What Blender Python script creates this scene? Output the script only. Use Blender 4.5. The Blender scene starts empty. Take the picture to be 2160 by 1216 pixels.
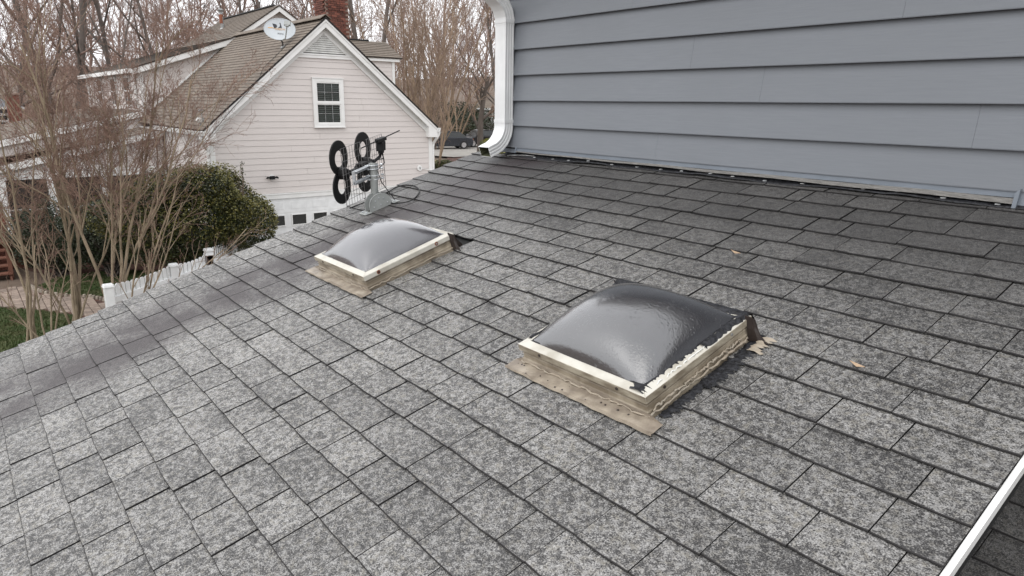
import bpy, math, random
import numpy as np
from mathutils import Vector, Matrix
R = math.radians
# ------------------------------------------------------------------ camera, sky, sun, exposure
scn = bpy.context.scene
FPX, YAW, PITCH, ROLL, SLOPE = 1470.49, -0.894471, 0.256504, 0.0143432, 0.299853
W, H = 2160.0, 1216.0
def cam_axes():
    f = np.array([math.sin(YAW)*math.cos(PITCH), math.cos(YAW)*math.cos(PITCH), -math.sin(PITCH)])
    r = np.array([math.cos(YAW), -math.sin(YAW), 0.0]); u = np.cross(r, f)
    c, s = math.cos(ROLL), math.sin(ROLL)
    return c*r+s*u, -s*r+c*u, -f
CR, CU, CB = cam_axes()
cam = bpy.data.cameras.new('camera'); camo = bpy.data.objects.new('camera', cam)
scn.collection.objects.link(camo); scn.camera = camo
cam.sensor_width = 36.0; cam.sensor_fit = 'HORIZONTAL'; cam.lens = 36.0*FPX/W
cam.clip_start = 0.05; cam.clip_end = 3000
camo.matrix_world = Matrix(((CR[0], CU[0], CB[0], 0), (CR[1], CU[1], CB[1], 0), (CR[2], CU[2], CB[2], 0), (0, 0, 0, 1)))
world = bpy.data.worlds.new("World"); scn.world = world; world.use_nodes = True
nt = world.node_tree; nt.nodes.clear()
SUN_EL, SUN_AZ = R(48), R(-150)
sky = nt.nodes.new('ShaderNodeTexSky'); sky.sky_type = 'NISHITA'; sky.sun_disc = False
sky.sun_elevation = SUN_EL; sky.sun_rotation = SUN_AZ; sky.dust_density = 4.0; sky.air_density = 1.0; sky.ozone_density = 1.0
hsv = nt.nodes.new('ShaderNodeHueSaturation'); hsv.inputs['Saturation'].default_value = 0.12
mixc = nt.nodes.new('ShaderNodeMix'); mixc.data_type = 'RGBA'; mixc.inputs[0].default_value = 0.82
mixc.inputs[7].default_value = (8.6, 8.7, 8.95, 1)      # the even white of a closed cloud deck
bg = nt.nodes.new('ShaderNodeBackground'); bg.inputs[1].default_value = 0.15
wo = nt.nodes.new('ShaderNodeOutputWorld')
nt.links.new(sky.outputs[0], hsv.inputs['Color']); nt.links.new(hsv.outputs[0], mixc.inputs[6])
nt.links.new(mixc.outputs[2], bg.inputs[0]); nt.links.new(bg.outputs[0], wo.inputs[0])
sl = bpy.data.lights.new('sun', 'SUN'); sl.energy = 0.85; sl.angle = R(55); sl.color = (1.0, 0.97, 0.93)
so = bpy.data.objects.new('sun', sl); scn.collection.objects.link(so)
sd = Vector((math.sin(SUN_AZ)*math.cos(SUN_EL)*-1 if False else math.sin(-SUN_AZ)*math.cos(SUN_EL), math.cos(SUN_AZ)*math.cos(SUN_EL), math.sin(SUN_EL)))
so.rotation_euler = sd.to_track_quat('Z', 'Y').to_euler()
scn.view_settings.view_transform = 'Standard'; scn.view_settings.look = 'None'
scn.view_settings.exposure = 0.38; scn.view_settings.gamma = 1.0; scn.view_settings.use_curve_mapping = False
scn.render.engine = 'CYCLES'
scn.cycles.max_bounces = 6; scn.cycles.diffuse_bounces = 3; scn.cycles.glossy_bounces = 3
scn.cycles.transparent_max_bounces = 12; scn.cycles.use_denoising = True

# ------------------------------------------------------------------ geometry helpers
HC = 1.28                                   # camera above the shingled roof, square to it
NR = np.array([0, -math.sin(SLOPE), math.cos(SLOPE)])
ES = np.array([0, math.cos(SLOPE), math.sin(SLOPE)])
def rp(X, S, t=0.0, drop=0.0):              # point on the roof: X along the courses, S up the slope, t above it
    p = -NR*(HC+drop) + np.array([1.0, 0, 0])*X + ES*S + NR*t
    return (float(p[0]), float(p[1]), float(p[2]))
def ray(x, y):
    return CR*((x-W/2)/FPX) + CU*(-(y-H/2)/FPX) - CB
def at(x, y, axis, val):                    # where the line of sight of a photo pixel meets a plane of the place
    d = ray(x, y); return d*val/d[axis]
def atd(x, y, depth): return ray(x, y)*depth
GZ = -4.9
def sstep(a, b, x):
    t = min(1, max(0, (x-a)/(b-a))); return t*t*(3-2*t)
def ground_z(x, y):
    r = math.hypot(x, y)
    z = GZ + 1.15*sstep(30, 54, r)*sstep(8, 26, y)
    if r > 75: z += (r-75)*0.045*(1+0.25*math.sin(x*0.03+y*0.021))
    return z

class MB:
    def __init__(s): s.v = []; s.f = []; s.m = []; s.mi = 0
    def add(s, vs, fs):
        o = len(s.v); s.v.extend([tuple(map(float, p)) for p in vs])
        for f in fs: s.f.append(tuple(o+i for i in f)); s.m.append(s.mi)
    def quad(s, a, b, c, d): s.add([a, b, c, d], [(0, 1, 2, 3)])
    def box(s, x0, y0, z0, x1, y1, z1):
        s.hexa([(x0,y0,z0),(x1,y0,z0),(x1,y1,z0),(x0,y1,z0)], [(x0,y0,z1),(x1,y0,z1),(x1,y1,z1),(x0,y1,z1)])
    def hexa(s, lo, hi):                    # prism between two loops of equal length
        n = len(lo)
        s.add(list(lo)+list(hi), [tuple(reversed(range(n))), tuple(range(n, 2*n))]+[(i, (i+1) % n, n+(i+1) % n, n+i) for i in range(n)])
    def obox(s, c, ax, ay, az):             # oriented box from centre and three half axes
        c, ax, ay, az = [np.array(q, float) for q in (c, ax, ay, az)]
        s.hexa([c-ax-ay-az, c+ax-ay-az, c+ax+ay-az, c-ax+ay-az], [c-ax-ay+az, c+ax-ay+az, c+ax+ay+az, c-ax+ay+az])
    def tube(s, pts, rad, n=8, cap=True, closed=False):
        pts = [np.array(p, float) for p in pts]; k = len(pts)
        if not hasattr(rad, '__len__'): rad = [rad]*k
        prev = None; rings = []
        for i in range(k):
            if closed: t = pts[(i+1) % k]-pts[i-1]
            else: t = pts[min(i+1, k-1)]-pts[max(i-1, 0)]
            t = t/(np.linalg.norm(t)+1e-12)
            if prev is None:
                a = np.array([0, 0, 1.0]) if abs(t[2]) < .9 else np.array([1.0, 0, 0])
                u = np.cross(t, a)
            else: u = prev-t*(prev@t)
            u /= np.linalg.norm(u)+1e-12; prev = u; w = np.cross(t, u)
            rings.append([pts[i]+rad[i]*(math.cos(2*math.pi*j/n)*u+math.sin(2*math.pi*j/n)*w) for j in range(n)])
        vs = [p for r_ in rings for p in r_]; fs = []
        m = k if closed else k-1
        for i in range(m):
            for j in range(n):
                a = i*n+j; b = i*n+(j+1) % n; c = ((i+1) % k)*n+(j+1) % n; d = ((i+1) % k)*n+j
                fs.append((a, b, c, d))
        if cap and not closed: fs += [tuple(reversed(range(n))), tuple(range((k-1)*n, k*n))]
        s.add(vs, fs)
    def sweep(s, prof, frames, cap=False):  # frames: list of (origin, axisA, axisB); prof: closed list of (a, b)
        n = len(prof); vs = []
        for o, A, B in frames:
            o, A, B = np.array(o, float), np.array(A, float), np.array(B, float)
            vs += [o+A*a+B*b for a, b in prof]
        fs = []
        for i in range(len(frames)-1):
            for j in range(n): fs.append((i*n+j, i*n+(j+1) % n, (i+1)*n+(j+1) % n, (i+1)*n+j))
        if cap: fs += [tuple(reversed(range(n))), tuple(range((len(frames)-1)*n, len(frames)*n))]
        s.add(vs, fs)
    def mesh(s, name, mats):
        me = bpy.data.meshes.new(name)
        me.from_pydata(s.v, [], s.f)
        for m_ in (mats if isinstance(mats, (list, tuple)) else [mats]): me.materials.append(m_)
        if any(s.m): me.polygons.foreach_set('material_index', s.m)
        me.update(); return me
    def build(s, name, mats, parent=None, smooth=False, bevel=0.0, **kw):
        me = s.mesh(name, mats)
        return place(name, me, parent, smooth, bevel, **kw)
COL = scn.collection
def place(name, me, parent=None, smooth=False, bevel=0.0, label=None, cat=None, group=None, kind=None):
    o = bpy.data.objects.new(name, me); COL.objects.link(o)
    if parent is not None: o.parent = parent; o.matrix_parent_inverse = Matrix.Translation(-wloc(parent))
    if smooth: me.polygons.foreach_set('use_smooth', [True]*len(me.polygons))
    if bevel:
        b = o.modifiers.new('bevel', 'BEVEL'); b.width = bevel; b.segments = 2; b.limit_method = 'ANGLE'
    tag(o, label, cat, group, kind); return o
WL = {}
def wloc(o): return WL.get(o.name, Vector((0, 0, 0)))
def tag(o, label=None, cat=None, group=None, kind=None):
    if label: o['label'] = label
    if cat: o['category'] = cat
    if group: o['group'] = group
    if kind: o['kind'] = kind
    return o
def thing(name, label, cat, loc=(0, 0, 0), group=None):
    o = bpy.data.objects.new(name, None); COL.objects.link(o); o.location = loc; o.empty_display_size = .2
    WL[o.name] = Vector(loc); return tag(o, label, cat, group)

# ------------------------------------------------------------------ materials
def newmat(name):
    m = bpy.data.materials.new(name); m.use_nodes = True; n = m.node_tree
    b = n.nodes['Principled BSDF']; return m, n, b
def nd(n, t, **kw):
    x = n.nodes.new(t)
    for k, v in kw.items(): setattr(x, k, v)
    return x
def ramp(n, fac, stops):
    r = n.nodes.new('ShaderNodeValToRGB'); e = r.color_ramp.elements
    while len(e) < len(stops): e.new(.5)
    for i, (p, c) in enumerate(stops):
        e[i].position = p; e[i].color = (c, c, c, 1) if not hasattr(c, '__len__') else (*c, 1)
    n.links.new(fac, r.inputs[0]); return r.outputs[0]
def mixn(n, fac, a, b, mode='MIX'):
    m = nd(n, 'ShaderNodeMix', data_type='RGBA', blend_type=mode)
    for i, v in ((0, fac), (6, a), (7, b)):
        if hasattr(v, 'is_output') or hasattr(v, 'links'): n.links.new(v, m.inputs[i])
        elif i == 0: m.inputs[0].default_value = v
        else: m.inputs[i].default_value = (*v, 1) if len(v) == 3 else v
    return m.outputs[2]
def math_(n, op, a, b=None, clamp=False):
    m = nd(n, 'ShaderNodeMath', operation=op, use_clamp=clamp)
    for i, v in ((0, a), (1, b)):
        if v is None: continue
        if hasattr(v, 'links'): n.links.new(v, m.inputs[i])
        else: m.inputs[i].default_value = v
    return m.outputs[0]
def pos(n, scale=None):
    g = nd(n, 'ShaderNodeNewGeometry').outputs['Position']
    if scale is None: return g
    mp = nd(n, 'ShaderNodeMapping'); mp.inputs['Scale'].default_value = scale
    n.links.new(g, mp.inputs[0]); return mp.outputs[0]
def noise(n, vec, scale, detail=3, rough=.55):
    t = nd(n, 'ShaderNodeTexNoise'); t.inputs['Scale'].default_value = scale
    t.inputs['Detail'].default_value = detail; t.inputs['Roughness'].default_value = rough
    n.links.new(vec, t.inputs['Vector']); return t.outputs['Fac']
def bump(n, b, h, strength, dist):
    x = nd(n, 'ShaderNodeBump'); x.inputs['Strength'].default_value = strength; x.inputs['Distance'].default_value = dist
    n.links.new(h, x.inputs['Height']); n.links.new(x.outputs[0], b.inputs['Normal']); return x
def simple(name, c1, c2=None, scale=4.0, rough=.6, bstr=0.0, bscale=60, spec=.5, metal=0, stretch=(1, 1, 1), rand=0.0, lo=.35, hi=.65):
    m, n, b = newmat(name); p = pos(n, stretch)
    out = None
    if c2 is None: c2 = tuple(x*.8 for x in c1)
    f = ramp(n, noise(n, p, scale, 4), [(lo, 0.0), (hi, 1.0)])
    out = mixn(n, f, c1, c2)
    if rand:
        oi = nd(n, 'ShaderNodeObjectInfo').outputs['Random']
        v = math_(n, 'ADD', math_(n, 'MULTIPLY', oi, 2*rand), 1-rand)
        hs = nd(n, 'ShaderNodeHueSaturation'); n.links.new(out, hs.inputs['Color']); n.links.new(v, hs.inputs['Value']); out = hs.outputs[0]
    n.links.new(out, b.inputs['Base Color'])
    b.inputs['Roughness'].default_value = rough; b.inputs['Metallic'].default_value = metal
    b.inputs['Specular IOR Level'].default_value = spec
    if bstr: bump(n, b, noise(n, p, bscale, 3), bstr, .01)
    return m

def shingle_mat(name, lichen=1.0, dark=1.0):
    m, n, b = newmat(name); P = pos(n)
    at_ = nd(n, 'ShaderNodeAttribute', attribute_name='tone')
    tone = at_.outputs['Fac']
    sp = nd(n, 'ShaderNodeSeparateXYZ'); n.links.new(P, sp.inputs[0])
    S = math_(n, 'ADD', math_(n, 'MULTIPLY', sp.outputs[1], math.cos(SLOPE)), math_(n, 'MULTIPLY', sp.outputs[2], math.sin(SLOPE)))
    vo = nd(n, 'ShaderNodeVectorMath', operation='ADD'); n.links.new(P, vo.inputs[0]); cx_ = nd(n, 'ShaderNodeCombineXYZ'); n.links.new(math_(n, 'MULTIPLY', tone, 7.3), cx_.inputs[0]); n.links.new(cx_.outputs[0], vo.inputs[1]); PT = vo.outputs[0]
    gran = noise(n, P, 270, 2, .75)
    gr2 = noise(n, P, 105, 3, .75)
    mott = noise(n, PT, 46, 8, .80)
    big = noise(n, P, 4.5, 3, .6)
    # growth of pale lichen: patches, fewer on the clean courses under the wall
    up = math_(n, 'SUBTRACT', 1.0, math_(n, 'MULTIPLY', math_(n, 'SUBTRACT', S, 1.7), 1.25, True), True)
    upc = ramp(n, up, [(0.0, .25), (1.0, 1.0)])
    q = math_(n, 'ADD', mott, math_(n, 'MULTIPLY', math_(n, 'SUBTRACT', big, .5), .16))
    q = math_(n, 'ADD', q, math_(n, 'MULTIPLY', math_(n, 'SUBTRACT', gran, .5), .55))
    q = math_(n, 'ADD', q, math_(n, 'MULTIPLY', math_(n, 'SUBTRACT', gr2, .5), .35))
    q = math_(n, 'ADD', q, math_(n, 'MULTIPLY', math_(n, 'SUBTRACT', tone, .5), .03))
    lf = ramp(n, q, [(.43, 0.0), (.575, 1.0)])
    lf = math_(n, 'MULTIPLY', math_(n, 'MULTIPLY', lf, upc), math_(n, 'MULTIPLY', ramp(n, math_(n, 'MULTIPLY', sp.outputs[0], -.25), [(.10, .72), (.60, 1.0)]), lichen))  # paler toward the far rake: sky sheen put into the lichen amount
    base = mixn(n, ramp(n, gran, [(.35, 0.0), (.68, 1.0)]), (.022*dark, .021*dark, .021*dark), (.083*dark, .080*dark, .078*dark))
    warm = mixn(n, ramp(n, noise(n, P, 60, 2), [(.45, 0.0), (.7, 1.0)]), (.325*dark, .318*dark, .308*dark), (.235*dark, .220*dark, .190*dark))
    c = mixn(n, lf, base, warm)
    # tone of each tab
    hs = nd(n, 'ShaderNodeHueSaturation'); n.links.new(c, hs.inputs['Color'])
    n.links.new(math_(n, 'ADD', math_(n, 'MULTIPLY', tone, .26), .85), hs.inputs['Value'])
    c = hs.outputs[0]
    # purple-brown stain running down the slope near the far rake
    x = math_(n, 'ADD', sp.outputs[0], math_(n, 'MULTIPLY', math_(n, 'SUBTRACT', noise(n, P, 2.2, 3), .5), .55))
    x = math_(n, 'ADD', x, math_(n, 'MULTIPLY', S, .03))
    d = math_(n, 'ABSOLUTE', math_(n, 'ADD', x, 3.72))
    st = ramp(n, d, [(.10, 1.0), (.44, 0.0)])
    st = math_(n, 'MULTIPLY', st, ramp(n, noise(n, P, 3.1, 2), [(.34, .45), (.50, 1.0)]))
    st = math_(n, 'MULTIPLY', st, ramp(n, S, [(0.0, 1.0), (1.0, .0)])) if False else st
    c = mixn(n, math_(n, 'MULTIPLY', st, .62*lichen if lichen < 1 else .88), c, (.036, .027, .029))
    g3 = noise(n, P, 190, 3, .8)
    gv = ramp(n, math_(n, 'ADD', math_(n, 'MULTIPLY', g3, .65), math_(n, 'MULTIPLY', gran, .35)), [(.36, .0), (.64, 1.0)])
    hg = nd(n, 'ShaderNodeHueSaturation'); n.links.new(c, hg.inputs['Color']); n.links.new(math_(n, 'ADD', math_(n, 'MULTIPLY', gv, 1.25), .38), hg.inputs['Value']); c = hg.outputs[0]
    n.links.new(c, b.inputs['Base Color'])
    b.inputs['Roughness'].default_value = .5; b.inputs['Specular IOR Level'].default_value = .6
    bump(n, b, math_(n, 'ADD', gran, math_(n, 'MULTIPLY', gr2, .7)), .75, .004)
    return m
M = {}
M['shingle'] = shingle_mat('asphalt_shingle')
M['shingle_low'] = shingle_mat('asphalt_shingle_low', .6, .85)
M['asphalt_edge'] = simple('asphalt_cut_edge', (.018, .017, .017), (.03, .028, .028), 80, .85)
M['underlay'] = simple('roof_underlay', (.012, .012, .012), None, 20, .9)
def siding_mat():
    m, n, b = newmat('blue_grey_siding'); p = pos(n, (3, 3, 60))
    f = ramp(n, noise(n, p, 3, 3), [(.3, 0), (.7, 1)])
    c = mixn(n, f, (.158, .172, .193), (.176, .190, .210))
    big = noise(n, pos(n), 1.3, 3)
    c = mixn(n, ramp(n, big, [(.35, 0.), (.7, .5)]), c, (.150, .162, .178))
    n.links.new(c, b.inputs['Base Color']); b.inputs['Roughness'].default_value = .42
    bump(n, b, noise(n, pos(n, (4, 4, 140)), 3, 3), .12, .004)
    return m
M['siding'] = siding_mat()
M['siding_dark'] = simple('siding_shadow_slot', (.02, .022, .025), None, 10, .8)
M['trim_blue'] = simple('blue_grey_trim', (.20, .225, .26), (.165, .19, .22), 8, .4)
M['white'] = simple('white_paint', (.80, .80, .79), (.74, .74, .72), 3, .45)
M['white_old'] = simple('white_vinyl', (.79, .80, .80), (.70, .71, .71), 5, .5)
M['cream'] = simple('cream_siding', (.65, .603, .578), (.62, .577, .553), 2.2, .5, .06, 50, stretch=(1, 1, 12))
M['vent_shade'] = simple('vent_gap_shade', (.30, .30, .29), None, 6, .6)  # grey backing carries the shade between the louvre slats in its colour
M['vent_white'] = simple('vent_white', (.76, .76, .73), None, 6, .5)
def tan_shingle():
    m, n, b = newmat('tan_shingle'); P = pos(n)
    br = nd(n, 'ShaderNodeTexVoronoi'); br.inputs['Scale'].default_value = 1.0
    mp = nd(n, 'ShaderNodeMapping'); mp.inputs['Scale'].default_value = (5.0, .01, 6.6); n.links.new(P, mp.inputs[0])
    n.links.new(mp.outputs[0], br.inputs['Vector'])
    c = mixn(n, ramp(n, noise(n, P, 9, 4, .7), [(.35, 0), (.65, 1)]), (.15, .12, .095), (.205, .17, .137))
    t = ramp(n, br.outputs['Color'], [(.2, 0), (.8, 1)])
    c = mixn(n, math_(n, 'MULTIPLY', t, .35), c, (.09, .07, .055))
    c = mixn(n, ramp(n, noise(n, P, .8, 3), [(.5, 0), (.75, .45)]), c, (.075, .062, .05))
    n.links.new(c, b.inputs['Base Color']); b.inputs['Roughness'].default_value = .85; return m
M['tan_shingle'] = tan_shingle()
M['tan_edge'] = simple('tan_shingle_edge', (.05, .04, .032), None, 10, .9)
M['black_gap'] = simple('ridge_vent_black', (.012, .012, .012), None, 10, .8)
M['brick'] = simple('red_brick', (.19, .065, .042), (.10, .04, .03), 14, .85, .3, 60, rand=.45)
M['mortar'] = simple('mortar', (.30, .22, .18), None, 20, .9)
M['glass_dark'] = simple('dark_window_glass', (.012, .014, .014), (.02, .022, .022), 3, .08, spec=.6)
M['blind'] = simple('window_blind', (.045, .06, .052), None, 3, .6)
M['black'] = simple('black_plastic', (.008, .008, .009), (.013, .013, .013), 12, .6, spec=.25)
M['black_rub'] = simple('black_cable', (.01, .01, .01), None, 12, .6)
M['grey_paint'] = simple('grey_mast_paint', (.36, .375, .365), (.30, .315, .305), 12, .45)
M['zinc'] = simple('zinc_steel', (.72, .74, .76), (.50, .53, .56), 40, .35, metal=.4)
M['wire'] = simple('grid_wire', (.22, .22, .22), (.14, .13, .13), 20, .45, metal=.4)
M['frame'] = simple('skylight_frame', (.57, .55, .49), (.38, .35, .29), 9, .5, .1, 60, lo=.42, hi=.72)
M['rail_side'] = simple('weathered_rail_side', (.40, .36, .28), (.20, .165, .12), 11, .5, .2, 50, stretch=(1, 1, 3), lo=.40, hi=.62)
M['curb'] = simple('weathered_tan_metal', (.36, .31, .235), (.19, .155, .11), 11, .5, .25, 30, lo=.38, hi=.6)
M['apron'] = simple('tan_flashing', (.36, .31, .245), (.20, .165, .13), 16, .42, .2, 35)
M['sealant'] = simple('peeling_cream_sealant', (.36, .32, .26), (.36, .30, .23), 30, .6, .5, 60)
M['tar'] = simple('black_roof_tar', (.009, .009, .010), (.035, .036, .042), 60, .55, .9, 70, spec=.3)
M['bronze'] = simple('dark_bronze_flashing', (.022, .015, .013), (.04, .03, .025), 20, .4)
M['rust'] = simple('rust', (.30, .10, .05), (.16, .06, .035), 60, .8)
M['galv'] = simple('galvanised_weathered', (.42, .44, .45), (.20, .19, .18), 25, .5, metal=.35)
M['weathered'] = simple('weathered_grey_metal', (.34, .33, .31), (.12, .115, .11), 25, .6, .4, 60, stretch=(1, 10, 40))
def dome_mat(name, c, rough, tr, cr=.15, ci=1.6, bs=.36):
    m, n, b = newmat(name); P = pos(n)
    b.inputs['Roughness'].default_value = rough; b.inputs['IOR'].default_value = 1.49
    b.inputs['Specular IOR Level'].default_value = 1.0; b.inputs['IOR'].default_value = 1.6
    b.inputs['Coat Weight'].default_value = 1.0; b.inputs['Coat Roughness'].default_value = cr; b.inputs['Coat IOR'].default_value = ci
    v = nd(n, 'ShaderNodeTexVoronoi'); v.inputs['Scale'].default_value = 95; n.links.new(P, v.inputs['Vector'])
    drop = ramp(n, v.outputs['Distance'], [(0.0, 1.0), (.42, 0.0)])
    drop = math_(n, 'MULTIPLY', drop, ramp(n, noise(n, P, 16, 3), [(.42, 0.0), (.60, 1.0)]))
    dirt = ramp(n, noise(n, P, 7, 5, .7), [(.40, 0.0), (.75, 1.0)])
    col = mixn(n, math_(n, 'MULTIPLY', dirt, .45), c, tuple(x*1.35+.015 for x in c))
    col = mixn(n, math_(n, 'MULTIPLY', drop, tr), col, tuple(x*.35 for x in c))
    n.links.new(col, b.inputs['Base Color'])
    bump(n, b, math_(n, 'ADD', drop, math_(n, 'MULTIPLY', noise(n, P, 130, 3), .6)), bs, .004)
    return m
M['dome'] = dome_mat('smoked_acrylic_dome', (.030, .030, .034), .17, .6)
M['dome_far'] = dome_mat('smoked_acrylic_dome_worn', (.040, .039, .047), .20, .5, .12, 1.6, .22)
M['bark_tan'] = simple('crape_myrtle_bark', (.33, .26, .18), (.18, .138, .092), 6, .8, .3, 60, stretch=(1, 1, .3))
M['twig'] = simple('red_brown_twigs', (.30, .195, .15), (.17, .105, .08), 2, .85)
M['bark_grey'] = simple('grey_bark', (.15, .125, .11), (.085, .07, .06), 4, .9, .4, 30, stretch=(1, 1, .25))
M['twig_grey'] = simple('grey_brown_twigs', (.31, .215, .175), (.20, .135, .11), 1.2, .9)
M['bark_brown'] = simple('ochre_bark', (.34, .25, .175), (.20, .145, .105), 2, .9)
M['twig_brown'] = simple('ochre_twigs', (.34, .245, .185), (.22, .155, .12), 1.0, .9)
M['leaf'] = simple('holly_leaf', (.026, .036, .009), (.085, .082, .020), 2.2, .38, rand=0, lo=.42, hi=.7)
M['leaf_tip'] = simple('yellow_green_leaf', (.20, .175, .04), (.12, .12, .03), 5, .45)
M['leaf_dark'] = simple('dark_shrub_leaf', (.018, .028, .012), (.035, .045, .018), 3, .5)
M['leaf_yellow'] = simple('golden_shrub_leaf', (.30, .27, .05), (.10, .14, .03), 3, .6)
M['ground'] = simple('leaf_litter_ground', (.17, .12, .09), (.09, .068, .05), .6, .95, .6, 6)
M['lawn'] = simple('winter_lawn', (.04, .066, .016), (.075, .07, .026), 1.2, .95, .8, 14)
M['grass'] = simple('grass_blades', (.038, .078, .014), (.08, .09, .03), 2.5, .7)
M['lawn_far'] = simple('far_lawn', (.16, .15, .06), (.22, .19, .10), .5, .95)
M['paver'] = simple('paver_brown', (.30, .235, .19), (.22, .17, .14), 8, .9, .3, 30, rand=.2)
M['concrete'] = simple('concrete_road', (.33, .31, .28), (.26, .245, .225), .8, .9)
M['mulch'] = simple('mulch_bed', (.11, .05, .035), (.06, .032, .024), 6, .95, .8, 20)
M['stone'] = simple('edging_stone', (.38, .33, .27), (.25, .21, .17), 5, .85, rand=.2)
M['deck'] = simple('red_brown_deck', (.20, .085, .055), (.13, .055, .035), 3, .7)
M['car_black'] = simple('car_paint_black', (.008, .009, .012), None, 5, .15, spec=.7)
M['car_dark'] = simple('car_paint_dark', (.018, .022, .03), None, 5, .2, spec=.7)
M['tyre'] = simple('tyre_rubber', (.015, .015, .015), None, 5, .8)
M['chrome'] = simple('chrome', (.6, .6, .62), None, 5, .2, metal=.9)
M['headlight'] = simple('headlight_glass', (.75, .76, .78), None, 5, .15)
M['grey_house'] = simple('slate_siding', (.085, .095, .11), None, 4, .6)
M['orange'] = simple('orange_print', (.72, .38, .10), None, 4, .6)
M['ink'] = simple('dark_print', (.03, .035, .045), None, 4, .6)
M['dish'] = simple('dish_grey', (.50, .53, .56), (.45, .48, .50), 3, .5)
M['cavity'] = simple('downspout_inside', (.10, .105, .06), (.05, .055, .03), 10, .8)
M['straw'] = simple('pale_dry_leaf', (.50, .36, .24), None, 4, .8)
M['screen'] = simple('porch_screen', (.022, .019, .018), (.04, .035, .032), 1.5, .35)
# ------------------------------------------------------------------ our house: the shingled roof
rng = random.Random(11)
X0, X1 = -4.43, -0.40                       # far rake, near rake
E0, EX = 0.0272, 0.136                      # first course line, exposure
STOP = 2.962                                # where the roof meets the wall (up the slope)
WY = 3.2022                                 # face of the wall
SEAMS = {-3:[-4.32,-3.96,-3.69,-3.48,-3.27,-2.99,-2.7,-2.45,-2.25],
         -2:[-4.23,-3.9,-3.58,-3.31,-3.12,-2.9,-2.75,-2.49,-2.2],
         -1:[-4.26,-4.02,-3.9,-3.61,-3.3,-3.04,-2.91,-2.66,-2.47,-2.26,-1.89],
         0:[-4.28,-4.12,-3.83,-3.6,-3.39,-3.16,-3.0,-2.73,-2.44,-2.21,-2.01,-1.8],
         1:[-4.22,-3.92,-3.7,-3.48,-3.36,-3.16,-2.95,-2.68,-2.14,-1.89,-1.69,-1.5],
         2:[-4.28,-3.96,-3.65,-3.54,-3.23,-2.98,-2.78,-2.53,-2.32,-2.06,-1.76,-1.67,-1.45],
         3:[-4.21,-3.96,-3.66,-3.44,-3.16,-2.87,-2.61,-2.37,-2.17,-1.97,-1.76,-1.57,-1.36],
         4:[-3.97,-3.76,-3.49,-3.28,-3.06,-2.81,-2.54,-2.25,-1.93,-1.64,-1.4,-1.2,-1.09],
         5:[-3.71,-3.39,-3.15,-2.89,-2.69,-2.47,-2.23,-2.07,-1.87,-1.61,-1.32,-1.25,-1.05],
         6:[-3.62,-3.36,-3.08,-2.78,-2.54,-2.43,-2.17,-1.94,-1.74,-1.23,-0.98,-0.79],
         7:[-3.28,-3.02,-2.82,-2.62,-2.35,-2.06,-1.86,-1.32,-1.2,-0.9,-0.66,-0.47],
         8:[-2.83,-2.57,-2.37,-2.17,-2.0,-1.92,-0.95,-0.75,-0.55,-0.45],
         9:[-2.85,-2.53,-2.29,-0.82,-0.53],
         10:[-2.83,-2.54,-2.28,-0.82,-0.63],
         11:[-2.58,-2.39,-2.18,-0.96,-0.69],
         12:[-2.73,-2.61,-2.45,-2.21,-0.97,-0.77,-0.56],
         13:[-3.09,-2.95,-2.64,-2.37,-2.16,-1.8,-1.15,-0.9,-0.71,-0.59],
         14:[-3.66,-3.42,-2.75,-2.5,-2.31,-2.18,-2.01,-1.81,-1.59,-1.25,-1.03,-0.78,-0.58],
         15:[-3.79,-3.54,-3.2,-2.77,-2.5,-2.24,-1.96,-1.72,-1.52,-1.17,-0.97,-0.77],
         16:[-3.55,-2.97,-2.73,-2.6,-2.41,-2.2,-1.94,-1.73,-1.57,-1.37,-1.1,-0.69],
         17:[-3.2,-2.86,-2.56,-2.32,-2.12,-1.73,-1.48,-1.28,-1.07,-0.8],
         18:[-3.41,-3.2,-3.06,-2.83,-2.53,-2.25,-2.05,-1.78,-1.49,-1.34,-1.11,-0.82],
         19:[-3.64,-3.39,-3.26,-3.06,-2.79,-2.49,-2.33,-2.08,-1.89,-1.68,-1.4,-1.2,-1.0],
         20:[-3.71,-3.44,-3.22,-2.98,-2.69,-2.55,-2.29,-1.99,-1.74,-1.66,-1.46,-1.26,-0.99]}
SKY = [(-3.50, -2.95, 1.166, 1.68), (-1.757, -1.205, 1.160, 1.66)]   # curbs: X from, to, S from, to
own = thing('grey_sided_house', 'blue-grey sided house wing whose mottled grey shingle roof fills the foreground', 'house', rp(-2.4, 1.0, -.2))
b = MB()
def slab(b, Xa, Xb, Sa, Sb, t0, t1, drop=0.0):
    b.hexa([rp(Xa, Sa, t0, drop), rp(Xb, Sa, t0, drop), rp(Xb, Sb, t0, drop), rp(Xa, Sb, t0, drop)],
           [rp(Xa, Sa, t1, drop), rp(Xb, Sa, t1, drop), rp(Xb, Sb, t1, drop), rp(Xa, Sb, t1, drop)])
slab(b, X0+.02, X1-.015, -1.35, STOP+.02, -.14, -.012)
roof = b.build('roof', M['underlay'], own)
def course_seams(k):
    v = [x for x in SEAMS.get(k, []) if X0+.08 < x < X1-.06]
    S = E0+EX*(k+.5); v = sorted(v); full = [X0]+v+[X1]; out = []
    for a, c in zip(full[:-1], full[1:]):
        out.append(a)
        if c-a > .44:
            n = max(2, round((c-a)/.245)); step = (c-a)/n
            for i in range(1, n): out.append(a+step*(i+rng.uniform(-.28, .28)))
    out.append(X1); return out
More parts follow.
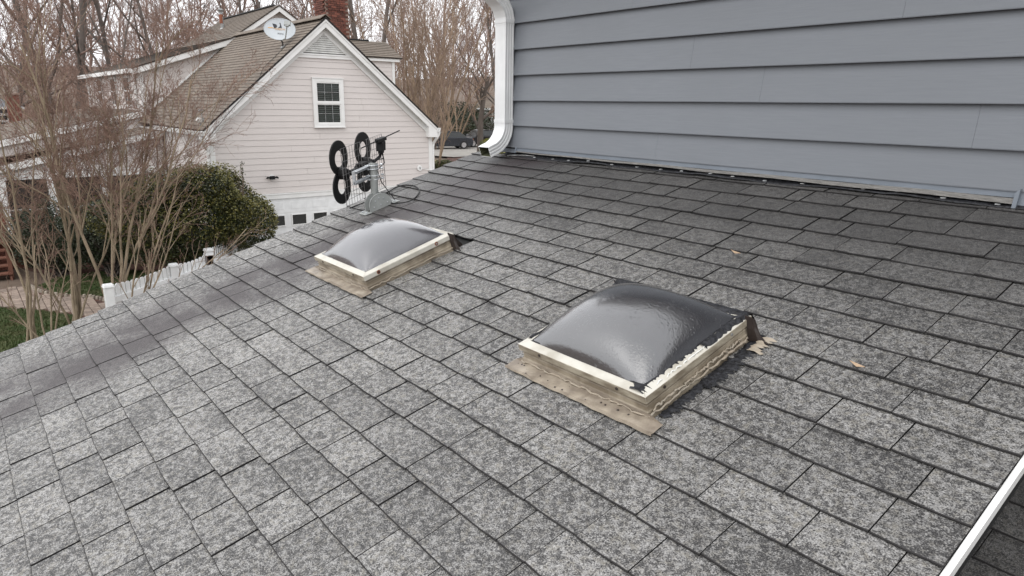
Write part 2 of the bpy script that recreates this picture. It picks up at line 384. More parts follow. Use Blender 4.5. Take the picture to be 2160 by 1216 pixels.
def shingle(Xa, Xb, k, drop=0.0, top=None, lift=0.0, thick=.0052):
    """one tab: a bent slab with a slightly wavy butt edge; faces: top = material 0, cut edges = material 1"""
    S0_ = E0+EX*k; S1_ = min(S0_+EX+.03, top if top else 9)
    g = rng.uniform(.0012, .0022)+(.0022 if Xb < -1.5 or (k > 14 and Xb < -1.1) else 0)
    n = max(2, int((Xb-Xa)/.06)); xs = [Xa+g+(Xb-Xa-2*g)*i/n for i in range(n+1)]
    j = rng.uniform(-.0022, .0022); lo, hi, lo2 = [], [], []
    tl = .0080+lift; curl = rng.uniform(0, .0025)
    vs = []; fs = []; ms = []
    for i, x in enumerate(xs):
        e = j+rng.uniform(-.0009, .0009); c = curl*(abs(2*i/n-1)**3)
        if i in (0, n): e += .0018
        vs += [rp(x, S0_+e, tl-thick, drop), rp(x, S0_+e, tl+c-.0016, drop), rp(x, S0_+e+.0022, tl+c, drop), rp(x, S1_, -.0005+lift*.4, drop)]
    for i in range(n):
        a = i*4; c = a+4
        fs += [(a, c, c+1, a+1), (a+1, c+1, c+2, a+2), (a+2, c+2, c+3, a+3)]; ms += [1, 1, 0]
    for a, fl in ((0, False), (n*4, True)):
        q = (a, a+1, a+2, a+3); fs.append(q if not fl else tuple(reversed(q))); ms.append(1)
    return vs, fs, ms
def shingle_mesh(items, name, mats):
    V, F, MS, T = [], [], [], []
    for (vs, fs, ms, tone) in items:
        o = len(V); V += vs; F += [tuple(i+o for i in f) for f in fs]; MS += ms; T += [tone]*len(vs)
    me = bpy.data.meshes.new(name); me.from_pydata(V, [], F)
    for m_ in mats: me.materials.append(m_)
    me.polygons.foreach_set('material_index', MS)
    at2 = me.attributes.new('tone', 'FLOAT', 'POINT'); at2.data.foreach_set('value', T); me.update(); return me
def cut_by_sky(Xa, Xb, k):
    """pieces of a tab left over beside the skylight curbs"""
    Sa, Sb = E0+EX*k, E0+EX*(k+1)
    segs = [(Xa, Xb)]
    for (x0, x1, s0, s1) in SKY:
        if Sb > s0+.03 and Sa < s1-.01:
            ns = []
            for a, c in segs:
                if c <= x0-.012 or a >= x1+.012: ns.append((a, c)); continue
                if a < x0-.012: ns.append((a, x0-.012))
                if c > x1+.012: ns.append((x1+.012, c))
            segs = ns
    return [s for s in segs if s[1]-s[0] > .015]
tabs = []
for k in range(-10, 22):
    xs = course_seams(k)
    for a, c in zip(xs[:-1], xs[1:]):
        for (pa, pc) in cut_by_sky(a, c, k):
            if k == 8 and False: continue
            S_ = E0+EX*(k+.5); p = np.array(rp((pa+pc)/2, S_)); cc = np.array([CR@p, CU@p, -CB@p])
            u, v = FPX*cc[0]/cc[2]+W/2 if cc[2] > .1 else -9999, H/2-FPX*cc[1]/cc[2] if cc[2] > .1 else 9999
            area = (pc-pa)*EX/np.linalg.norm(p)**2*abs(float(NR@p))/np.linalg.norm(p)
            vis = -80 < u < W+80 and -80 < v < H+80
            tabs.append((area if vis else area*1e-3, pa, pc, k, rng.choice([rng.uniform(.35, .65), rng.uniform(.05, .45), rng.uniform(.45, 1.0)])))
tabs.sort(reverse=True)
rest = []
for i, (ar, a, c, k, tone) in enumerate(tabs):
    s = shingle(a, c, k, top=STOP-.005, lift=rng.choice([0, .0008, .0015, .003]))
    if i < 298:
        place('shingle', shingle_mesh([(*s, tone)], 'shingle', [M['shingle'], M['asphalt_edge']]), roof)
    else: rest.append((*s, tone))
place('shingle_field', shingle_mesh(rest, 'shingle_field', [M['shingle'], M['asphalt_edge']]), roof, kind='stuff')
# rake edges: dark starter lip and white drip edge, near side; plain drip edge, far side
b = MB(); slab(b, X1-.013, X1-.001, -1.35, STOP, -.012, -.003); b.build('starter_strip', M['asphalt_edge'], roof)
b = MB()
slab(b, X1+.0, X1+.0135, -1.35, STOP, -.022, .0005)
b.build('drip_edge', M['white'], roof, label='white metal drip edge along the near rake')
b = MB(); slab(b, X0-.012, X0+.02, -1.35, STOP, -.04, -.003); b.build('drip_edge', M['white'], roof)
b = MB(); slab(b, X0-.004, X0+.018, -1.35, STOP, -.20, -.04); b.build('fascia', M['white'], roof)
b = MB(); slab(b, X1-.06, X1-.03, -1.35, STOP, -.15, -.018); b.build('fascia', M['white'], roof)
# gable walls and front wall below this roof
b = MB()
yb = rp(0, -1.15)[1]; zt = rp(0, -1.15, -.16)[2]; zt2 = rp(0, STOP, -.16)[2]
for xa, xb in ((X0+.22, X0+.34), (X1-.34, X1-.30)):
    b.hexa([(xa, yb, GZ), (xb, yb, GZ), (xb, WY, GZ), (xa, WY, GZ)], [(xa, yb, zt), (xb, yb, zt), (xb, WY, zt2), (xa, WY, zt2)])
b.box(X0+.34, yb, GZ, X1-.34, yb+.12, zt)
b.build('lower_wall', M['siding'], own)

# lower roof on the near side, half a metre further down
LOW = .52; LX0, LX1 = -.68, 2.8
b = MB(); slab(b, LX0, LX1, -1.6, STOP+.35, -.14, -.012, LOW); lroof = b.build('lower_roof', M['underlay'], own)
items = []
for k in range(-12, 26):
    x = LX0+rng.uniform(.05, .2); xs = [LX0]
    while x < LX1-.1: xs.append(x); x += rng.uniform(.17, .33)
    xs.append(LX1)
    for a, c in zip(xs[:-1], xs[1:]):
        s = shingle(a, c, k-.03, LOW, STOP+.33); tone = rng.uniform(.1, .9)
        S_ = E0+EX*k
        if c < .25 and .9 < S_ < 2.4: place('shingle', shingle_mesh([(*s, tone)], 'shingle', [M['shingle_low'], M['asphalt_edge']]), lroof)
        else: items.append((*s, tone))
place('shingle_field', shingle_mesh(items, 'shingle_field', [M['shingle_low'], M['asphalt_edge']]), lroof, kind='stuff')
b = MB(); b.box(LX0+.3, rp(0, -1.4)[1], GZ, LX1-.2, WY, rp(0, -1.4, -.16, LOW)[2]-.02)
b.build('lower_wall', M['siding'], own)

# ------------------------------------------------------------------ upper wall with lapped boards
CX = -4.115                                  # far corner of the upper wall
TOPZ = 1.32
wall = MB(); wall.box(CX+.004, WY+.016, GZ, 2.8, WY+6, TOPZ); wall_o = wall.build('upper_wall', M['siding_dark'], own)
LAP = .1707
def board(xa, xb, z0, z1, jl=False):
    m_ = MB()
    prof = [(WY-.028, z0), (WY-.0285, z0+.004), (WY-.0015, z1+.010), (WY+.012, z1+.010), (WY+.010, z0+.012), (WY-.001, z0+.009), (WY-.0005, z0+.002)]
    n_ = max(2, int((xb-xa)/.35)); fr = []
    for i in range(n_+1):
        x = xa+(xb-xa)*i/n_; w_ = .0012*math.sin(x*5+z0*31)
        fr.append(((x, 0, w_*.3), (0, 1, 0), (0, 0, 1)))
    m_.sweep([(y, z) for y, z in prof], fr, cap=True)
    return m_.build('siding_board', M['siding'], wall_o, bevel=0)
JOINTS = {-2: [-2.663], -1: [-1.063], 0: [-2.027], 1: [-2.462], 2: [-1.4], 3: [-2.9], 4: [-.8], 5: [-3.1], 6: [-1.9], 7: [-2.4]}
for k in range(-2, 8):
    z0 = max(.0300+LAP*k, -.2935); xs = [CX]+JOINTS.get(k, [])+[1.1, 2.8]
    for a, c in zip(xs[:-1], xs[1:]): board(a+.0004, c-.0004, z0, min(z0+LAP, TOPZ))
zb = -.2935                             # lowest edge of the boards
for x in (CX, ):
    b = MB(); b.box(x-.022, WY-.022, zb-.04, x+.006, WY+.05, TOPZ); b.box(x-.022, WY+.05, GZ, x-.006, WY+6, TOPZ)
    b.build('shaded_corner_post', M['siding_dark'], wall_o)  # near-black: shadow gap beside the boards put into the post colour
# trim strip, weathered ledge, dark gap and lapped black flashing along the foot of the wall
FX = -3.925
b = MB(); b.box(FX, WY-.0235, zb-.019, -.875, WY-.002, zb-.0005); b.box(FX, WY-.030, zb-.023, -.875, WY-.020, zb-.019)
b.build('base_trim', M['trim_blue'], wall_o, label='blue-grey starter trim along the foot of the siding')
b = MB(); b.box(CX+.01, WY-.016, zb-.024, FX-.01, WY-.002, zb-.009); b.box(CX+.01, WY-.028, zb-.036, FX-.012, WY-.014, zb-.024)
b.hexa([(FX-.02, WY-.035, zb-.035), (FX-.004, WY-.035, zb-.035), (FX-.004, WY-.01, zb-.035), (FX-.02, WY-.01, zb-.035)],
       [(FX-.012, WY-.03, zb+.008), (FX+.004, WY-.028, zb+.008), (FX+.004, WY-.006, zb+.008), (FX-.012, WY-.006, zb+.008)])
b.build('base_trim', M['trim_blue'], wall_o, label='short bent end of the trim beside the downspout')
b = MB(); x = FX
while x < -.885:
    x2 = min(x+.12, -.885); w1, w2 = .002*math.sin(x*9), .002*math.sin(x2*9)
    q_ = (x-FX)/(-.885-FX)
    for (ya, yb_, za, zb2) in ((.034+.008*q_, .010, -.027-.015*q_, -.0235), (.036+.010*q_, .030, -.029-.015*q_, -.027-.010*q_)):
        b.hexa([(x, WY-ya, zb+za+w1), (x2, WY-ya, zb+za+w2), (x2, WY-yb_, zb+za+w2), (x, WY-yb_, zb+za+w1)],
               [(x, WY-ya, zb+zb2+w1), (x2, WY-ya, zb+zb2+w2), (x2, WY-yb_, zb+zb2+w2), (x, WY-yb_, zb+zb2+w1)])
    x = x2
b.build('weathered_ledge', M['weathered'], wall_o, label='weathered grey metal ledge below the siding')
b = MB(); xs = [CX+.05+i*.06 for i in range(int((2.6+4.06)/.06))]
rows = []
for x in xs:
    if x > -.42: break
    e = .052+.008*math.sin(x*5.1)+.004*math.sin(x*17+1)
    lift = .006+.004*math.sin(x*7.3)+(.006 if int(x*3) % 3 == 0 else 0)
    rows.append([rp(x, STOP-e, .004+lift), rp(x, STOP-e+.004, .009+lift), rp(x, STOP-.026, .010+lift*.6), rp(x, STOP-.016, .016)])
vs = [p for r_ in rows for p in r_]; fs = [(i*4+j, i*4+4+j, i*4+5+j, i*4+1+j) for i in range(len(rows)-1) for j in range(3)]
b.add(vs, fs); b.build('wall_flashing', M['tar'], wall_o, label='black lapped flashing with a wavy edge')
nail = MB(); nail.hexa([(.011*math.cos(t), .006*math.sin(t), 0) for t in [i*math.pi/4 for i in range(8)]], [(.009*math.cos(t), .005*math.sin(t), .003) for t in [i*math.pi/4 for i in range(8)]])
nm = nail.mesh('nail_head', M['galv'])
x = -3.86
while x < -.9:
    e = .052+.008*math.sin(x*5.1)+.004*math.sin(x*17+1); lift = .006+.004*math.sin(x*7.3)+(.006 if int(x*3) % 3 == 0 else 0)
    o = place('nail_head', nm, wall_o); o.location = rp(x, STOP-e+.012, .0115+lift); o.rotation_euler = (SLOPE, 0, rng.uniform(0, 1)); x += rng.uniform(.13, .2)
# bent end of the corner channel at the right and the little pale cable by the downspout
b = MB(); 
b.hexa([(-.886, WY-.05, zb-.062), (-.872, WY-.05, zb-.064), (-.872, WY-.002, zb-.05), (-.886, WY-.002, zb-.05)],
       [(-.884, WY-.045, zb-.004), (-.868, WY-.045, zb+.012), (-.868, WY-.002, zb+.012), (-.884, WY-.002, zb-.004)])
b.hexa([(-.872, WY-.03, zb-.05), (-.4, WY-.03, zb-.05), (-.4, WY-.002, zb-.05), (-.872, WY-.002, zb-.05)],
       [(-.872, WY-.022, zb+.012), (-.4, WY-.022, zb+.012), (-.4, WY-.002, zb+.012), (-.872, WY-.002, zb+.012)])
b.build('corner_channel', M['trim_blue'], wall_o, label='bent blue-grey channel end at the right')
b = MB(); b.tube([rp(-4.0, 2.905, .012), rp(-3.95, 2.915, .016), rp(-3.9, 2.93, .014), rp(-3.82, 2.932, .018), rp(-3.74, 2.94, .014)], .004, 6)
b.build('loose_strip', M['galv'], wall_o)
# eaves above (just outside the picture) with gutter
b = MB(); b.box(CX-.3, WY-.42, TOPZ, 2.9, WY+.02, TOPZ+.03); b.box(CX-.3, WY-.44, TOPZ-.02, 2.9, WY-.42, TOPZ+.16)
b.build('soffit', M['white'], own)
b = MB(); b.hexa([(CX-.35, WY-.46, TOPZ+.18), (2.95, WY-.46, TOPZ+.18), (2.95, WY+3, TOPZ+1.4), (CX-.35, WY+3, TOPZ+1.4)], [(CX-.35, WY-.46, TOPZ+.22), (2.95, WY-.46, TOPZ+.22), (2.95, WY+3, TOPZ+1.44), (CX-.35, WY+3, TOPZ+1.44)])
b.hexa([(CX-.35, WY+3, TOPZ+1.4), (2.95, WY+3, TOPZ+1.4), (2.95, WY+6.5, TOPZ+.18), (CX-.35, WY+6.5, TOPZ+.18)], [(CX-.35, WY+3, TOPZ+1.44), (2.95, WY+3, TOPZ+1.44), (2.95, WY+6.5, TOPZ+.22), (CX-.35, WY+6.5, TOPZ+.22)])
b.build('upper_roof', M['shingle_low'], own)
b = MB()
b.sweep([(0, .12), (-.10, .12), (-.115, .08), (-.085, .03), (-.08, 0), (0, 0)], [((CX-.3, WY-.44, TOPZ+.02), (0, 1, 0), (0, 0, 1)), ((2.9, WY-.44, TOPZ+.02), (0, 1, 0), (0, 0, 1))], cap=True)
b.build('gutter', M['white'], own)

# ------------------------------------------------------------------ downspout
dsl = at(1049.3, 100, 1, WY-.078)[0]; dsr = at(1071.3, 100, 1, WY-.078)[0]
DX = (dsl+dsr)/2; DW = (dsr-dsl)/2; DD = .036
ds = thing('downspout', 'white ribbed downspout at the corner of the grey wall, its elbow open over the shingles', 'downspout', (DX, WY-.04, -.3))
prof = []
def side(p, q, nrib, dep):
    out = [p]; p = np.array(p); q = np.array(q); t = q-p; nn = np.array([t[1], -t[0]])/np.linalg.norm(t)
    for i in range(nrib):
        c = (i+.75)/(nrib+.5)
        for f, d in ((-.09, 0), (-.045, dep), (.045, dep), (.09, 0)):
            out.append(tuple(p+t*(c+f)-nn*d))
    return out
cs = [(-DW, -DD), (DW, -DD), (DW, DD), (-DW, DD)]
prof = side(cs[0], cs[1], 0, .002)+side(cs[1], cs[2], 3, .0035)+side(cs[2], cs[3], 0, .002)+side(cs[3], cs[0], 3, .0035)
def frames(path):
    fr = []
    for i, (y, z) in enumerate(path):
        a = path[max(i-1, 0)]; c = path[min(i+1, len(path)-1)]; t = np.array([c[0]-a[0], c[1]-a[1]]); t /= np.linalg.norm(t)
        fr.append(((DX, y, z), (1, 0, 0), (0, -t[1], t[0])))
    return fr
yc = WY-.022-DD-.004
path = [(yc, .555), (yc, -.13)]
b = MB(); b.sweep(prof, frames(path)); b.build('pipe', M['white_old'], ds)
def arc(y0, z0, a0, a1, r, sy, n=7): return [(y0+sy*r*(1-math.cos(a0+(a1-a0)*i/n)), z0+r*math.sin(a0+(a1-a0)*i/n)) for i in range(n+1)]
low = [(yc, -.12), (yc, -.15)]
p_ = list(low); ang = 0; y, z = yc, -.15
for i in range(8):
    ang += R(8.6); y -= .0265*math.sin(ang); z -= .0265*math.cos(ang); p_.append((y, z))
y -= .045*math.sin(ang); z -= .045*math.cos(ang); p_.append((y, z)); lowend = (y, z, ang)
fr = frames(p_); fr2 = []
for i, (o, A, B) in enumerate(fr):
    s_ = 1.03+(.022 if i % 2 else 0)*(1 if 1 < i < 10 else 0)
    fr2.append((o, (s_, 0, 0), tuple(np.array(B)*s_)))
b = MB(); b.sweep(prof, fr2); b.build('elbow', M['white_old'], ds)
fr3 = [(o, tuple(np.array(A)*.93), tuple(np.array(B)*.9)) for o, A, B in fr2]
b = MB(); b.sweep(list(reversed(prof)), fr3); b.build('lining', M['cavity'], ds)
b = MB(); mouth = fr2[-1]; inner = fr3[-1]
ring = []
for (o, A, B) in (mouth, inner): ring.append([np.array(o)+np.array(A)*a+np.array(B)*c for a, c in prof])
n_ = len(prof); b.add(ring[0]+ring[1], [(i, (i+1) % n_, n_+(i+1) % n_, n_+i) for i in range(n_)]); b.build('rim', M['white_old'], ds)
up = [(yc, .53), (yc, .56)]; ang = 0; y, z = yc, .56
for i in range(8):
    ang += R(8.6); y -= .0265*math.sin(ang); z += .0265*math.cos(ang); up.append((y, z))
y2, z2 = WY-.50, TOPZ+.02
up.append(((y+y2)/2, (z+z2-.12)/2)); up.append((y2, z2-.12)); up.append((y2, z2))
fr = frames(list(reversed(up))); fr2 = []
for i, (o, A, B) in enumerate(fr):
    s_ = 1.03+(.022 if i % 2 else 0); fr2.append((o, (s_, 0, 0), tuple(np.array(B)*s_)))
b = MB(); b.sweep(prof, fr2); b.build('elbow', M['white_old'], ds)
for z in (at(1085, 44, 1, WY-.06)[2], at(1086, 257, 1, WY-.06)[2]):
    b = MB(); e = .004
    b.box(DX-DW-e, yc-DD-e, z-.011, DX+DW+e, yc-DD, z+.011); b.box(DX+DW, yc-DD, z-.011, DX+DW+e, WY-.014, z+.011)
    b.box(DX-DW-e, yc-DD, z-.011, DX-DW, WY-.014, z+.011); b.box(DX+DW+e, WY-.0225, z-.011, DX+DW+.034, WY-.0165, z+.011)
    b.build('strap', M['white_old'], ds)

# ------------------------------------------------------------------ skylights
def skylight(ix, lab, far):
    x0, x1, s0, s1 = SKY[ix]; r2 = random.Random(5+ix)
    t = thing('skylight', lab, 'skylight', rp((x0+x1)/2, (s0+s1)/2, 0), 'domed skylights on the grey shingle roof')
    HT = .066; FT = .092
    # curb walls, leaning out a little at the foot
    b = MB(); f = .012
    lo = [rp(x0-f, s0-f, -.004), rp(x1+f, s0-f, -.004), rp(x1+f, s1+f, -.004), rp(x0-f, s1+f, -.004)]
    hi = [rp(x0, s0, HT), rp(x1, s0, HT), rp(x1, s1, HT), rp(x0, s1, HT)]
    b.hexa(lo, hi); curb = b.build('curb', M['curb'], t, bevel=.003)
    b = MB()                                # ridged step half way up the curb
    for za, zb_, g in ((.030, .034, .009), (.050, .053, .006)):
        b.hexa([rp(x0-g, s0-g, za), rp(x1+g, s0-g, za), rp(x1+g, s1+g, za), rp(x0-g, s1+g, za)], [rp(x0-g*.6, s0-g*.6, zb_), rp(x1+g*.6, s0-g*.6, zb_), rp(x1+g*.6, s1+g*.6, zb_), rp(x0-g*.6, s1+g*.6, zb_)])
    b.build('curb_ridge', M['curb'], curb)
    # frame: four mitred channels
    g = .012; w = .021
    O = [(x0-g, s0-g), (x1+g, s0-g), (x1+g, s1+g), (x0-g, s1+g)]; I = [(x0+w, s0+w), (x1-w, s0+w), (x1-w, s1-w), (x0+w, s1-w)]
    for i in range(4):
        j = (i+1) % 4; b = MB()
        q = [O[i], O[j], I[j], I[i]]
        b.hexa([rp(*p, HT-.002) for p in q], [rp(*q[0], FT-.003), rp(*q[1], FT-.003), rp(*q[2], FT+.003), rp(*q[3], FT+.003)])
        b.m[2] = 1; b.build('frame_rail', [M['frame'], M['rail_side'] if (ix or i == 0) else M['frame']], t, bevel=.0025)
    for (px, ps, dx, dsn) in ((x0+.10, s0-g, 0, -1), (x1-.10, s0-g, 0, -1), (x1+g, s0+.07, 1, 0), (x1+g, s1-.10, 1, 0)):
        c = np.array(rp(px, ps, .078)); ax = np.array([1.0, 0, 0])*dx+ES*dsn
        b = MB(); b.tube([c-ax*.002, c+ax*.003], .005, 8); b.build('screw', M['galv'] if dx and ps > (s0+s1)/2 else M['bronze'], t)
        if dx and ix == 0:
            b = MB(); b.tube([c-ax*.001, c+ax*.0008], .0105, 9); b.build('rust_ring', M['rust'], t)
    # dome: low pillow of acrylic
    n_ = 40; cx, cs_ = (x0+x1)/2, (s0+s1)/2; ax_, as_ = (x1-x0)/2-w+.004, (s1-s0)/2-w+.004
    vs, fs = [], []
    for i in range(n_+1):
        for j in range(n_+1):
            u, v = -1+2*i/n_, -1+2*j/n_
            hgt = (max(0, 1-abs(u)**2.3)*max(0, 1-abs(v)**2.3))**.62
            vs.append(rp(cx+ax_*u, cs_+as_*v, FT-.004+(.118 if ix else .112)*hgt))
    fs = [(i*(n_+1)+j, (i+1)*(n_+1)+j, (i+1)*(n_+1)+j+1, i*(n_+1)+j+1) for i in range(n_) for j in range(n_)]
    b = MB(); b.add(vs, fs); b.build('dome', M['dome_far'] if ix == 0 else M['dome'], t, smooth=True)
    # bead of old sealant round the dome
    b = MB(); pts = []
    ins = .004
    P4 = [(x0+w+ins, s0+w+ins), (x1-w-ins, s0+w+ins), (x1-w-ins, s1-w-ins), (x0+w+ins, s1-w-ins)]
    for i in range(4):
        a, c = P4[i], P4[(i+1) % 4]
        for k in range(22): q = k/22; pts.append(rp(a[0]+(c[0]-a[0])*q+r2.uniform(-.0015, .0015), a[1]+(c[1]-a[1])*q+r2.uniform(-.0015, .0015), FT+.001))
    b.tube(pts, [r2.uniform(.002, .0055) for _ in pts], 6, closed=True)
    b.build('dome_seal', M['galv'] if ix == 0 else M['tar'], t)
    # apron flashing on the downslope side
    A0, A1 = (x0-.065, x1+.055) if ix == 0 else (x0-.045, x1+.065); sa = s0-.068
    b = MB(); n2 = 26
    rows = []
    for i in range(n2+1):
        x = A0+(A1-A0)*i/n2; wv = .0015*math.sin(i*1.7+ix)+.0012*math.sin(i*.6)
        rows.append([rp(x, sa+wv, .0125), rp(x, sa+wv+.003, .018), rp(x, sa+.012+wv, .0155), rp(x, sa+.03, .0155+wv), rp(x, s0-.012, .016), rp(min(max(x, x0-.012), x1+.012), s0-.008, .030)])
    vs = [p for r_ in rows for p in r_]; m6 = 6
    b.add(vs, [(i*m6+j, (i+1)*m6+j, (i+1)*m6+j+1, i*m6+j+1) for i in range(n2) for j in range(m6-1)]); 
    ap = b.build('apron_flashing', M['apron'], t, smooth=False)
    for i in range(16 if ix else 9):
        px, ps = A0+.03+(A1-A0-.06)*r2.random(), sa+.008+.038*r2.random(); b = MB(); rr = r2.uniform(.002, .0045)
        b.tube([rp(px, ps, .0155), rp(px, ps, .0172)], [rr, rr*.6], 6); b.build('tar_speck' if ix else 'blister', M['bronze'] if ix else M['apron'], ap)
    # lumpy sealant where curb meets the shingles
    def bead(name, mat_, a, c, tt, r0, r1, n=40, off=.004):
        m_ = MB(); pts = []; rd = []
        for k in range(n+1):
            q = k/n; pts.append(rp(a[0]+(c[0]-a[0])*q+r2.uniform(-off, off), a[1]+(c[1]-a[1])*q+r2.uniform(-off, off), tt+r2.uniform(-.004, .004))); rd.append(r2.uniform(r0, r1))
        m_.tube(pts, rd, 6); m_.build(name, mat_, t, smooth=True)
    bead('sealant_bead', M['sealant'], (x0-.012, s0-.013), (x1+.012, s0-.013), .020, .0015, .004)
    bead('sealant_bead', M['sealant'], (x1+.013, s0-.01), (x1+.013, s1), .020, .002, .006 if ix else .004)
    if ix == 0:
        bead('tar_bead', M['tar'], (x0-.013, s0), (x0-.013, s1), .02, .004, .010)
    # bronze saddle flashing standing up at the upper corners
    def ear(cx_, sgn, big=1.0):
        m_ = MB(); pr = [(0, -.012, .0), (.034*big, -.004, -.004), (.046*big, .004, .006)]
        pts_lo = [rp(cx_, s1-.02, .012), rp(cx_+sgn*.030*big, s1-.012, .006), rp(cx_+sgn*.048*big, s1-.004, .010)]
        pts_md = [rp(cx_, s1-.02, .06), rp(cx_+sgn*.018*big, s1-.010, .050), rp(cx_+sgn*.028*big, s1-.002, .030)]
        pts_hi = [rp(cx_-sgn*.004, s1-.02, .104), rp(cx_+sgn*.010*big, s1-.008, .092), rp(cx_+sgn*.012*big, s1+.004, .080)]
        back = [tuple(np.array(p)+ES*.004) for p in pts_lo+pts_md+pts_hi]; fr_ = pts_lo+pts_md+pts_hi
        f1 = [(0, 1, 4, 3), (1, 2, 5, 4), (3, 4, 7, 6), (4, 5, 8, 7)]
        f2 = [tuple(9+i for i in reversed(f)) for f in f1]
        rim = [0, 1, 2, 5, 8, 7, 6, 3]; f3 = [(rim[i], 9+rim[i], 9+rim[(i+1) % 8], rim[(i+1) % 8]) for i in range(8)]
        m_.add(fr_+back, f1+f2+f3)
        m_.tube([rp(cx_+sgn*.044*big, s1-.004, .010), rp(cx_+sgn*.062*big, s1-.010, .012)], [.005, .002], 6)
        m_.build('corner_flashing', M['bronze'], t)
    ear(x1+g, 1, 1.15 if ix else 1.0); ear(x0-g, -1, .7)
    b = MB(); b.hexa([rp(x0-.012, s1+.002, 0), rp(x1+.006, s1+.002, 0), rp(x1+.004, s1+.05, .0), rp(x0-.01, s1+.05, .0)], [rp(x0-.012, s1+.002, .085), rp(x1+.006, s1+.002, .085), rp(x1+.004, s1+.05, .012), rp(x0-.01, s1+.05, .012)])
    b.build('back_flashing', M['bronze'], t)
    if ix == 1:                             # tar smeared over the right rail, front corner and the roof beside it
        def smear(pts2, tt, th, mat_=M['tar'], name='tar_smear'):
            m_ = MB(); P2 = [(x+r2.uniform(-.003, .003), s+r2.uniform(-.003, .003)) for x, s in pts2]
            m_.hexa([rp(x, s, tt) for x, s in P2], [rp(x, s, tt+th*r2.uniform(.6, 1.3)) for x, s in P2]); m_.build(name, mat_, t, bevel=.0015)
        def ragged(a, c, wa, wb, n=28, seed=1):
            rr = random.Random(seed); L_, R_ = [], []
            for k in range(n+1):
                q = k/n; x, s = a[0]+(c[0]-a[0])*q, a[1]+(c[1]-a[1])*q
                L_.append((x-rr.uniform(*wa), s)); R_.append((x+rr.uniform(*wb), s))
            return L_, R_
        def ribbon(a, c, wa, wb, t0, t1, n=28, seed=1, name='tar_smear', mat_=M['tar']):
            L_, R_ = ragged(a, c, wa, wb, n, seed); m_ = MB(); vs = []; rr = random.Random(seed+9)
            for l, r_ in zip(L_, R_):
                mx = (l[0]+r_[0])/2; vs += [rp(l[0], l[1], t0), rp((l[0]*2+r_[0])/3, l[1], t1+rr.uniform(-.001, .002)), rp((l[0]+2*r_[0])/3, l[1], t1+rr.uniform(-.001, .002)), rp(r_[0], r_[1], t0)]
            m_.add(vs, [(i*4+j, (i+1)*4+j, (i+1)*4+j+1, i*4+j+1) for i in range(n) for j in range(3)]); m_.build(name, mat_, t, smooth=True)
        xr = x1-.012
        ribbon((xr-.004, s0+.055), (xr-.004, s1-.02), (.010, .024), (-.004, .010), FT-.001, FT+.004, 60, 2)
        ribbon((xr+.004, s0+.28), (xr+.004, s1+.005), (.012, .020), (.008, .020), FT-.002, FT+.007, 22, 6)
        ribbon((xr-.030, s0-.004), (xr-.030, s0+.030), (.010, .028), (.026, .048), FT-.001, FT+.005, 8, 3)
        ribbon((x1+.04, s0+.02), (x1+.04, s1+.03), (.020, .026), (.0, .024), .0085, .0125, 80, 4)
        ribbon((x1+.055, s0+.20), (x1+.055, s1-.02), (.02, .03), (.0, .028), .0085, .0120, 50, 8)
        ribbon((x1+.05, s1-.07), (x1+.05, s1+.02), (.01, .02), (.01, .045), .0095, .016, 16, 5, 'sealant_patch', M['sealant'])
        ribbon((x0+.01, s0+.03), (x0+.01, s1-.02), (.008, .02), (.004, .014), FT-.001, FT+.006, 30, 7)
        ribbon((x0+.04, s1+.00), (x1-.02, s1+.0), (.0, .0), (.0, .0), FT, FT, 2, 7) if False else None
        m_ = MB(); rr = random.Random(3); vs = []; n3 = 30
        for k in range(n3+1):
            x = x0-.01+(x1-x0+.02)*k/n3; vs += [rp(x, s1-.018-rr.uniform(0, .012), FT-.001), rp(x, s1-.004, FT+.007+rr.uniform(-.002, .004)), rp(x, s1+.014, FT+.004), rp(x, s1+.03+rr.uniform(0, .02), .06)]
        m_.add(vs, [(i*4+j, (i+1)*4+j, (i+1)*4+j+1, i*4+j+1) for i in range(n3) for j in range(3)]); m_.build('tar_smear', M['tar'], t, smooth=True)
        bead('flaking_sealant', M['sealant'], (x1+.012, s0+.01), (x1+.012, s1-.05), .036, .0015, .005, 70, .004)
        bead('flaking_sealant', M['vent_white'], (x1-.001, s0+.05), (x1-.001, s0+.30), FT, .0015, .003, 30, .002)
    return t
skylight(0, 'smaller-looking clear grey domed skylight beside the antenna, with a clean cream frame and rust spots', True)
skylight(1, 'larger nearer domed skylight with black tar smeared on its frame and a tan apron flashing', False)

# ------------------------------------------------------------------ TV antenna on its mount
MX, MS_ = -4.105, 1.875
base = np.array(rp(MX, MS_, .012)); dep = float(-CB@base)
ant = thing('tv_antenna', 'black four-ring television antenna with wire grid on a grey roof mast', 'antenna', tuple(base))
u = np.array([math.sin(R(-35)), math.cos(R(-35)), 0]); nn = np.array([u[1]*-1, u[0], 0]); nn = nn if nn[0] < 0 else -nn; Z = np.array([0, 0, 1.0])
u, ZT = u*math.cos(R(7.5))+Z*math.sin(R(7.5)), Z*math.cos(R(7.5))-u*math.sin(R(7.5))
def rz(x, y, d): return atd(x, y, d)[2]
ztop = rz(790, 343, dep); zhub = rz(748, 355, dep-.02)
mast = np.array(atd(790, 400, dep)); mast[2] = 0
b = MB(); b.tube([mast+Z*(base[2]+.05), mast+Z*ztop], .0245, 16); b.build('mast', M['grey_paint'], ant, smooth=False)
